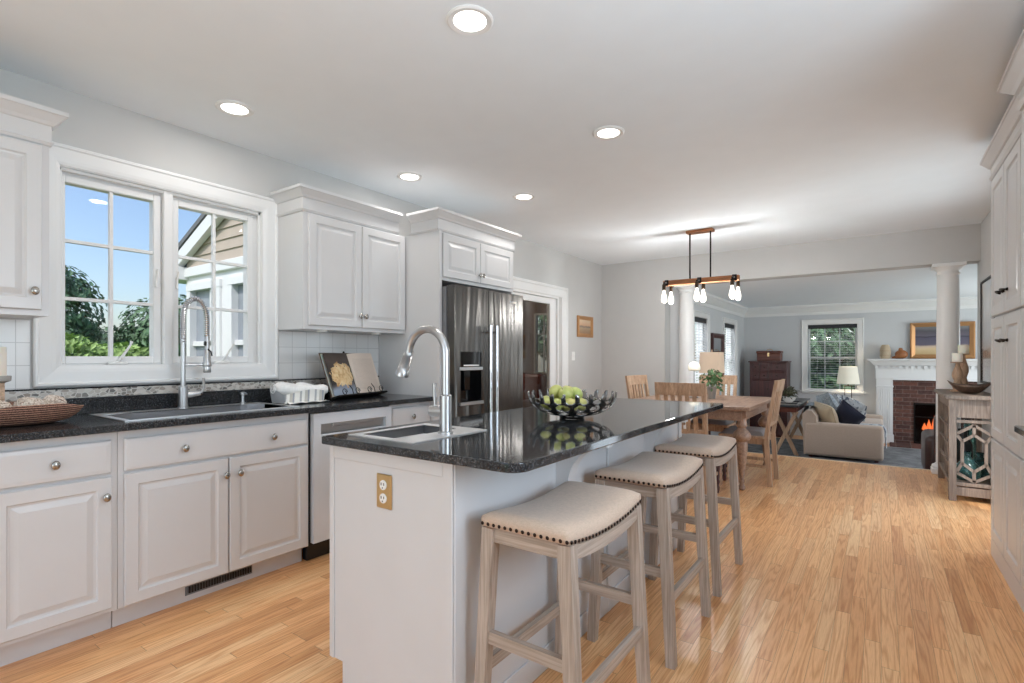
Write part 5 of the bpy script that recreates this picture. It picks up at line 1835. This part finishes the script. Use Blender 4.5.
# sofa table with crossed legs
st_ = thing('sofa_table', 'black topped table with crossed wooden legs behind the sofa', 'table', (-1.16, 9.5, LZ))
put('tabletop', MB().box((-1.34, 8.66, .462), (-.99, 10.30, .49), .004), plain('black_tabletop', (46, 50, 56), .3), st_)
put('apron', MB().box((-1.31, 8.72, .385), (-1.02, 8.745, .462)).box((-1.31, 8.745, .385), (-1.29, 10.24, .462)).box((-1.04, 8.745, .385), (-1.02, 10.24, .462)), M['redbox'], st_)
for yy in (8.76, 10.2):
    put('leg', MB().bar((-1.32, yy, LZ), (-1.02, yy, .40), .05, .05, (0, 1, 0)), M['oak'], st_)
    put('leg', MB().bar((-1.02, yy + .03, LZ), (-1.32, yy + .03, .40), .05, .05, (0, 1, 0)), M['oak'], st_)
tr = thing('serving_tray', 'flat pale tray on the black topped sofa table', 'tray', (-1.16, 9.0, .49))
put('board', MB().box((-1.30, 8.78, .4905), (-1.02, 9.2, .505), .003), M['pot'], tr)
put('edge', MB().nest((-1.30, 8.78, .505), (1, 0, 0), (0, 0, 1), .28, .42, [(0, 0), (0, .015), (.012, .015), (.012, 0)], fill=False, up=(0, 1, 0)), M['black'], tr)
plant('potted_plant', 'dark bushy plant in a white bowl on the sofa table', (-1.16, 9.02, .506),
      lambda t: put('bowl', MB().lathe((-1.16, 9.02, .506), [(.04, 0), (.05, .008), (.09, .05), (.10, .085), (.09, .085), (.06, .05), (.001, .045)], 28), M['white'], t, smooth=True), 150, .13, .14, .03, plain('olive_leaf', (72, 72, 46), .6, var=.3), .11)

# side table and lamp by the far window
nt = thing('side_table', 'small round side table holding the white shaded lamp', 'table', (-.47, 10.85, LZ))
put('tabletop', MB().lathe((-.47, 10.86, 0), [(.20, .30), (.205, .31), (.205, .325), (.20, .33)], 32), M['chest'], nt, smooth=True)
put('pedestal', MB().lathe((-.47, 10.86, LZ), [(.15, 0), (.15, .02), (.03, .05), (.02, .3), (.03, .57)], 20), M['chest'], nt, smooth=True)
wl_ = thing('table_lamp', 'lamp with white drum shade in front of the far window', 'table lamp', (-.47, 10.86, .33))
put('base', MB().cyl((-.47, 10.86, .338), .07, .014, seg=28), M['bronze'], wl_, smooth=True)
mb = MB()
for (dx, dy) in ((-.05, 0), (.05, 0)):
    mb.rod((-.47 + dx, 10.86 + dy, .345), (-.47 + dx, 10.86 + dy, .70), .006)
mb.rod((-.53, 10.86, .70), (-.41, 10.86, .70), .007).cyl((-.47, 10.86, .76), .012, .12)
put('stem', mb, M['bronze'], wl_, smooth=True)
mb = MB().lathe((-.47, 10.86, 0), [(.175, .735), (.135, 1.04)], 36, cap=False)
mb.rod((-.47 - .13, 10.86, 1.02), (-.47 + .13, 10.86, 1.02), .003).rod((-.47, 10.73, 1.02), (-.47, 10.99, 1.02), .003)
put('lamp_shade', mb, M['shade'], wl_, 'white drum shade', smooth=True)
light('lamp_bulb', 'POINT', (-.47, 10.86, .88), (0, 0, 0), 2.0, (1, .85, .68), shadow_soft_size=.04)

# ------------------------------------------------------------ fireplace
K = .98
fp = thing('fireplace', 'white mantel fireplace with red brick surround', 'fireplace', (.8, 11.0, LZ))
FX0, FX1 = -.06, 1.68
GX0, GX1 = .445, 1.175
YF = 11.0
mb = wall_with_holes(MB(), 1, 11.01, .11, .16, 1.46, LZ, .825, [(GX0, GX1, LZ, .44)])
put('brick_surround', mb, M['brick'], fp, 'red brick surround')
put('hearth', MB().box((.12, 10.55, LZ), (1.5, 11.0, LZ + .03), .004), M['brick'], fp, 'brick hearth')
mb = MB()
for x0 in (-.065, 1.455):
    mb.box((x0, 10.96, LZ), (x0 + .23, 11.118, .86))
    mb.box((x0 - .012, 10.945, LZ), (x0 + .242, 10.96, LZ + .16), .004)
    mb.box((x0 - .008, 10.948, .69), (x0 + .238, 10.96, .72), .003)
    for i in range(6):
        mb.box((x0 + .025 + i * .032, 10.952, LZ + .2), (x0 + .025 + i * .032 + .018, 10.96, .67), .004)
mb.box((-.075, 10.95, .83), (1.695, 11.118, 1.06), .003)
mb.box((.16, 10.94, .815), (1.46, 10.951, .845), .004)
put('mantel_frame', mb, M['trim'], fp, 'white fluted mantel')
mb = MB()
i = 0
x = -.085
while x < 1.70:
    mb.box((x, 10.905, 1.012), (x + .042, 10.95, 1.06))
    x += .083
put('dentils', mb, M['trim'], fp)
put('mantel_shelf', MB().sweep([(-.075, 11.118), (-.075, 10.95), (1.695, 10.95), (1.695, 11.118)][::-1] if False else [(1.695, 11.118), (1.695, 10.95), (-.075, 10.95), (-.075, 11.118)], [(-.0, 1.06), (-.03, 1.065), (-.05, 1.09), (-.08, 1.13), (-.12, 1.15), (-.125, 1.175), (0, 1.175)]).box((-.075, 10.95, 1.06), (1.695, 11.118, 1.175)), M['trim'], fp)
mb = MB()
mb.box((GX0 + .001, 11.115, LZ), (GX0 + .01, 11.5, .43)).box((GX1 - .01, 11.115, LZ), (GX1 - .001, 11.5, .43)).box((GX0 + .001, 11.115, .43), (GX1 - .001, 11.5, .438)).box((GX0 + .001, 11.115, LZ + .002), (GX1 - .001, 11.5, LZ + .02)).box((GX0, 11.49, LZ), (GX1, 11.5, .44))
put('firebox', mb, M['soot'], fp, 'black firebox')
mb = MB()
for xx in (GX0, (GX0 + GX1) / 2 - .01, GX1 - .02):
    mb.box((xx, 11.0, LZ + .03), (xx + .02, 11.012, .43))
mb.box((GX0, 11.0, .41), (GX1, 11.012, .44)).box((GX0, 11.0, LZ + .03), (GX1, 11.012, LZ + .06)).box((GX0, 11.0, .2), (GX1, 11.01, .215))
put('fire_screen', mb, M['iron'], fp, 'black iron fire screen frame')
put('screen_glass', MB().box((GX0, 11.013, LZ + .05), (GX1, 11.016, .42)), glassmat('fire_glass', (220, 220, 220), .05), fp)
put('logs', MB().rod((.65, 11.2, LZ + .09), (1.1, 11.24, LZ + .10), .045).rod((.62, 11.3, LZ + .09), (1.05, 11.28, LZ + .09), .05).rod((.7, 11.2, LZ + .17), (1.02, 11.3, LZ + .18), .04), M['bark'], fp)
mb = MB()
for (x, h) in ((.66, .20), (.73, .27), (.81, .23), (.60, .14), (.90, .18)):
    mb.lathe((x, 11.25, LZ + .22), [(.001, 0), (.035, h * .2), (.028, h * .5), (.012, h * .8), (.001, h)], 10)
put('flames', mb, emis('flame', (255, 126, 66), 1.6), fp, 'orange flames', smooth=True)
# painting and ornaments on the mantel
pt = thing('framed_painting', 'gilt framed seascape standing on the mantel', 'painting', (.81, 11.05, 1.18))
put('frame', MB().nest((.40, 11.095, 1.177), (1, 0, 0), (0, -1, 0), .83, .60, [(0, 0), (0, .03), (.02, .045), (.05, .03), (.07, .02), (.07, 0)], fill=False), M['gilt'], pt)
put('canvas', MB().box((.46, 11.08, 1.237), (1.17, 11.094, 1.717)), land('seascape', [(.0, (196, 168, 120)), (.22, (214, 190, 150)), (.3, (206, 180, 160)), (.36, (98, 92, 108)), (.6, (84, 80, 98)), (.63, (56, 54, 68)), (.67, (98, 92, 104)), (.85, (84, 80, 88)), (1, (128, 128, 128))], nscale=3), pt)
v1 = thing('woven_urn', 'small woven urn at the window end of the mantel', 'ornament', (.03, 10.97, 1.175))
put('vessel', MB().lathe((.06, 10.98, 1.1755), [(.062, 0), (.078, .025), (.078, .15), (.064, .21), (.05, .235), (.042, .24)], 20), M['pillowb'], v1, smooth=True)
put('bands', MB().tube([(.06 + .079 * math.cos(a * PI / 10), 10.98 + .079 * math.sin(a * PI / 10), 1.235) for a in range(20)], .004, 6, closed=True).tube([(.06 + .079 * math.cos(a * PI / 10), 10.98 + .079 * math.sin(a * PI / 10), 1.31) for a in range(20)], .004, 6, closed=True), M['oak'], v1)
v2 = thing('carved_bird', 'brown carved bird beside the woven urn on the mantel', 'ornament', (.25, 10.98, 1.175))
mb = MB().sph((.28, 10.98, 1.25), .078, 16, (1.15, .8, .95)).sph((.27, 10.98, 1.33), .032, 12, (1, .9, 1)).rod((.25, 10.98, 1.21), (.15, 10.98, 1.195), .04, .012)
put('body', mb, M['oaky'], v2, smooth=2)
put('base', MB().cyl((.26, 10.98, 1.179), .05, .007), M['chest'], v2)

# leather armchair, rug
ac = thing('leather_armchair', 'dark brown leather armchair behind the console table', 'armchair', (.85, 8.15, LZ))
put('arm', MB().box((.42, 7.75, LZ + .06), (.60, 8.55, LZ + .56), .07, seg=4), M['leather'], ac, smooth=2)
put('arm', MB().box((1.18, 7.75, LZ + .06), (1.36, 8.55, LZ + .56), .07, seg=4), M['leather'], ac, smooth=2)
put('backrest', MB().box((.5, 7.68, LZ + .06), (1.28, 7.9, LZ + .82), .07, seg=4), M['leather'], ac, smooth=2)
put('seat_cushion', MB().box((.60, 7.88, LZ + .2), (1.18, 8.55, LZ + .44), .05, seg=3), M['leather'], ac, smooth=2)
for (x, y) in ((.5, 7.78), (1.28, 7.78), (.5, 8.48), (1.28, 8.48)):
    put('foot', MB().cyl((x, y, LZ + .042), .025, .06), M['chest'], ac)
rg = NT('grey_rug')
n1 = rg.noise(rg.coord(), 5, 5, .7); n2 = rg.noise(rg.coord(), 160, 2)
rg.set(col=rg.mix(.4, rg.ramp(n1.outputs[0], [(.35, (96, 98, 102)), (.55, (132, 134, 136)), (.7, (156, 156, 156))]), rg.ramp(n2.outputs[0], [(.3, (120, 120, 120)), (.7, (220, 220, 220))]), 'MULTIPLY'), rough=.95)
rg.bump(n2.outputs[0], .5, .004)
ru = thing('area_rug', 'mottled grey area rug covering the living room floor', 'rug', (0, 8.8, LZ))
put('pile', MB().box((-2.1, 7.3, LZ + .0005), (2.4, 10.5, LZ + .012), .003), rg.m, ru)
put('binding', MB().nest((-2.11, 7.29, LZ + .0005), (1, 0, 0), (0, 0, 1), 4.52, 3.22, [(0, 0), (0, .013), (.03, .013), (.03, 0)], fill=False, up=(0, 1, 0)), M['greyseat'], ru)

# ------------------------------------------------------------ outside
m = MB().box((-60, -30, -.9), (20, 60, -.8))
struct('ground', m, M['grass'], 'green lawn outside', 'ground')
def foliage(mb, c, rad, n, size, sc3=(1, 1, 1), flat=False):
    for i in range(n):
        while True:
            p = Vector((random.uniform(-1, 1), random.uniform(-1, 1), random.uniform(-1, 1)))
            if .35 < p.length < 1:
                break
        q = Vector((p.x * rad * sc3[0], p.y * rad * sc3[1], p.z * rad * sc3[2]))
        mb.leaf(Vector(c) + q, p + Vector((random.uniform(-.5, .5), random.uniform(-.5, .5), random.uniform(0, .8))), size * random.uniform(.6, 1.3), random.uniform(0, 6))
    return mb
# clipped hedge
hg = thing('hedge', 'bright green clipped hedge outside the kitchen window', 'hedge', (-6.6, 1.5, -.8))
mb = MB()
for i in range(11000):
    y = random.uniform(-.6, 2.25)
    f = random.random()
    bump_ = .05 * math.sin(y * 5) + .04 * math.sin(y * 13)
    if f < .45:
        p = Vector((random.uniform(-7.3, -6.0), y, 1.28 + bump_ + random.uniform(-.10, .06))); nn = (random.uniform(-.6, .6), random.uniform(-.6, .6), 1)
    else:
        p = Vector((-6.0 + random.uniform(-.1, .06), y, random.uniform(-.7, 1.3 + bump_))); nn = (1, random.uniform(-.7, .7), random.uniform(-.1, 1))
    mb.leaf(p, nn, random.uniform(.03, .055), random.uniform(0, 6))
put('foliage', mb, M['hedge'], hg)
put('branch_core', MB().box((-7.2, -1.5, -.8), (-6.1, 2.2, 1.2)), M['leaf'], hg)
def tree(label, x, y, ztop, r, sq=1.0, g='garden trees'):
    t = thing('tree', label, 'tree', (x, y, -.8), group=g)
    mb = MB()
    foliage(mb, (x, y, ztop - r * .9), r, 2600, .085 * r ** .5, (1, 1, .9 * sq))
    for k in range(9):
        a = random.uniform(0, 6.28); rr = r * random.uniform(.4, .9)
        foliage(mb, (x + rr * math.cos(a), y + rr * math.sin(a), ztop - r * random.uniform(.25, 1.9)), r * .45, 700, .08 * r ** .5, (1, 1, .6))
    put('crown', mb, M['tree'], t)
    put('trunk', MB().rod((x, y, -.8), (x, y, ztop - r * .5), .13 * r, .05 * r), M['bark'], t)
    return t
tree('rounded tree beyond the hedge, its top against the open sky', -14.0, 3.05, 3.25, 1.15, g=None)
tree('dark leafy tree beyond the hedge, nearest the neighbouring gable', -14.0, 5.55, 2.75, 1.15, g=None)
tree('low bushy tree between the two taller garden trees', -16.5, 5.0, 2.0, .95, g=None)
tree('garden tree outside the window of the panelled room', -5.0, 9.8, 3.2, 1.2, g=None)
tree('leafy tree outside the far living room window', -.9, 15.2, 3.4, 1.7, g=None)
tree('darker tree beside the one outside the far living room window', -3.4, 19.5, 3.9, 2.0, g=None)

# porch wing with gable
pw = thing('porch_wing', 'white porch wing with tan clapboard gable outside the window', 'building', (-8, 3.5, -.8))
Y1 = 3.5
def zr(x):
    # rake underside height over x, rising toward the main house
    return 2.60 + (x + 8.64) * .44
mb = MB()
z = 2.50
k = 0
while z < 3.7:
    xl = max(-8.3, -8.64 + (z + .14 - 2.60) / .44)
    if xl < -5.8:
        vsq = [(xl, z), (-5.75, z), (-5.75, z + .155), (xl + .0, z + .155)]
        a = [mb.bm.verts.new((p[0], Y1 - (.022 if i < 2 else .002), p[1])) for i, p in enumerate(vsq)]
        b = [mb.bm.verts.new((p[0], Y1 + .02, p[1])) for p in vsq]
        mb.bm.faces.new(a)
        mb.bm.faces.new((a[1], a[0], b[0], b[1]))
        mb.bm.faces.new((a[0], a[3], b[3], b[0]))
    z += .145
put('clapboard_gable', mb, M['siding'], pw, 'tan clapboard gable')
hs = wall_with_holes(MB(), 1, Y1, .12, -8.35, -5.75, -.8, 2.5, [(-8.17, -7.40, 1.0, 2.16), (-6.98, -6.2, 1.0, 2.16)])
hs.box((-8.35, Y1 - .05, 2.36), (-5.75, Y1, 2.5), .01)
for (a, b) in ((-8.17, -7.40), (-6.98, -6.2)):
    hs.box((a - .10, Y1 - .03, .85), (a, Y1 - .001, 2.16)).box((b, Y1 - .03, .85), (b + .10, Y1 - .001, 2.16)).box((a - .11, Y1 - .036, 2.16), (b + .11, Y1 - .001, 2.26)).box((a, Y1 + .01, 1.36), (b, Y1 + .05, 1.43), .004)
    hs.box(((a + b) / 2 + .12, Y1 + .01, .95), ((a + b) / 2 + .16, Y1 + .05, 2.18), .004)
hs.box((-8.35, Y1 + .12, -.8), (-8.23, Y1 + 3, 2.5)).box((-5.87, Y1 + .12, -.8), (-5.75, Y1 + 3, 2.5)).box((-8.35, Y1 + 2.9, -.8), (-5.75, Y1 + 3, 2.5))
put('wall', hs, M['trim'], pw, 'white panelled wall')
for (a, b) in ((-8.17, -7.40), (-6.98, -6.2)):
    put('window_screen', MB().box((a, Y1 + .06, 1.0), (b, Y1 + .07, 2.16)), M['screen'], pw, 'grey window screen')
mb = MB().prism([(-8.75, 2.36), (-8.75, 2.55), (-5.75, 2.55 + 3.0 * .44), (-5.75, 2.36 + 3.0 * .44)], 1, Y1 - .12, Y1 - .03)
mb.box((-8.78, Y1 - .14, 2.33), (-8.30, Y1 + .3, 2.52), .01)
put('rake_board', mb, M['trim'], pw, 'white rake board')
mb = MB().prism([(-8.85, 2.53), (-8.85, 2.60), (-5.75, 2.60 + 3.1 * .44), (-5.75, 2.53 + 3.1 * .44)], 1, Y1 - .135, Y1 + 3.1)
put('roof', mb, M['roof'], pw, 'grey shingle roof')
bpy.context.view_layer.update()
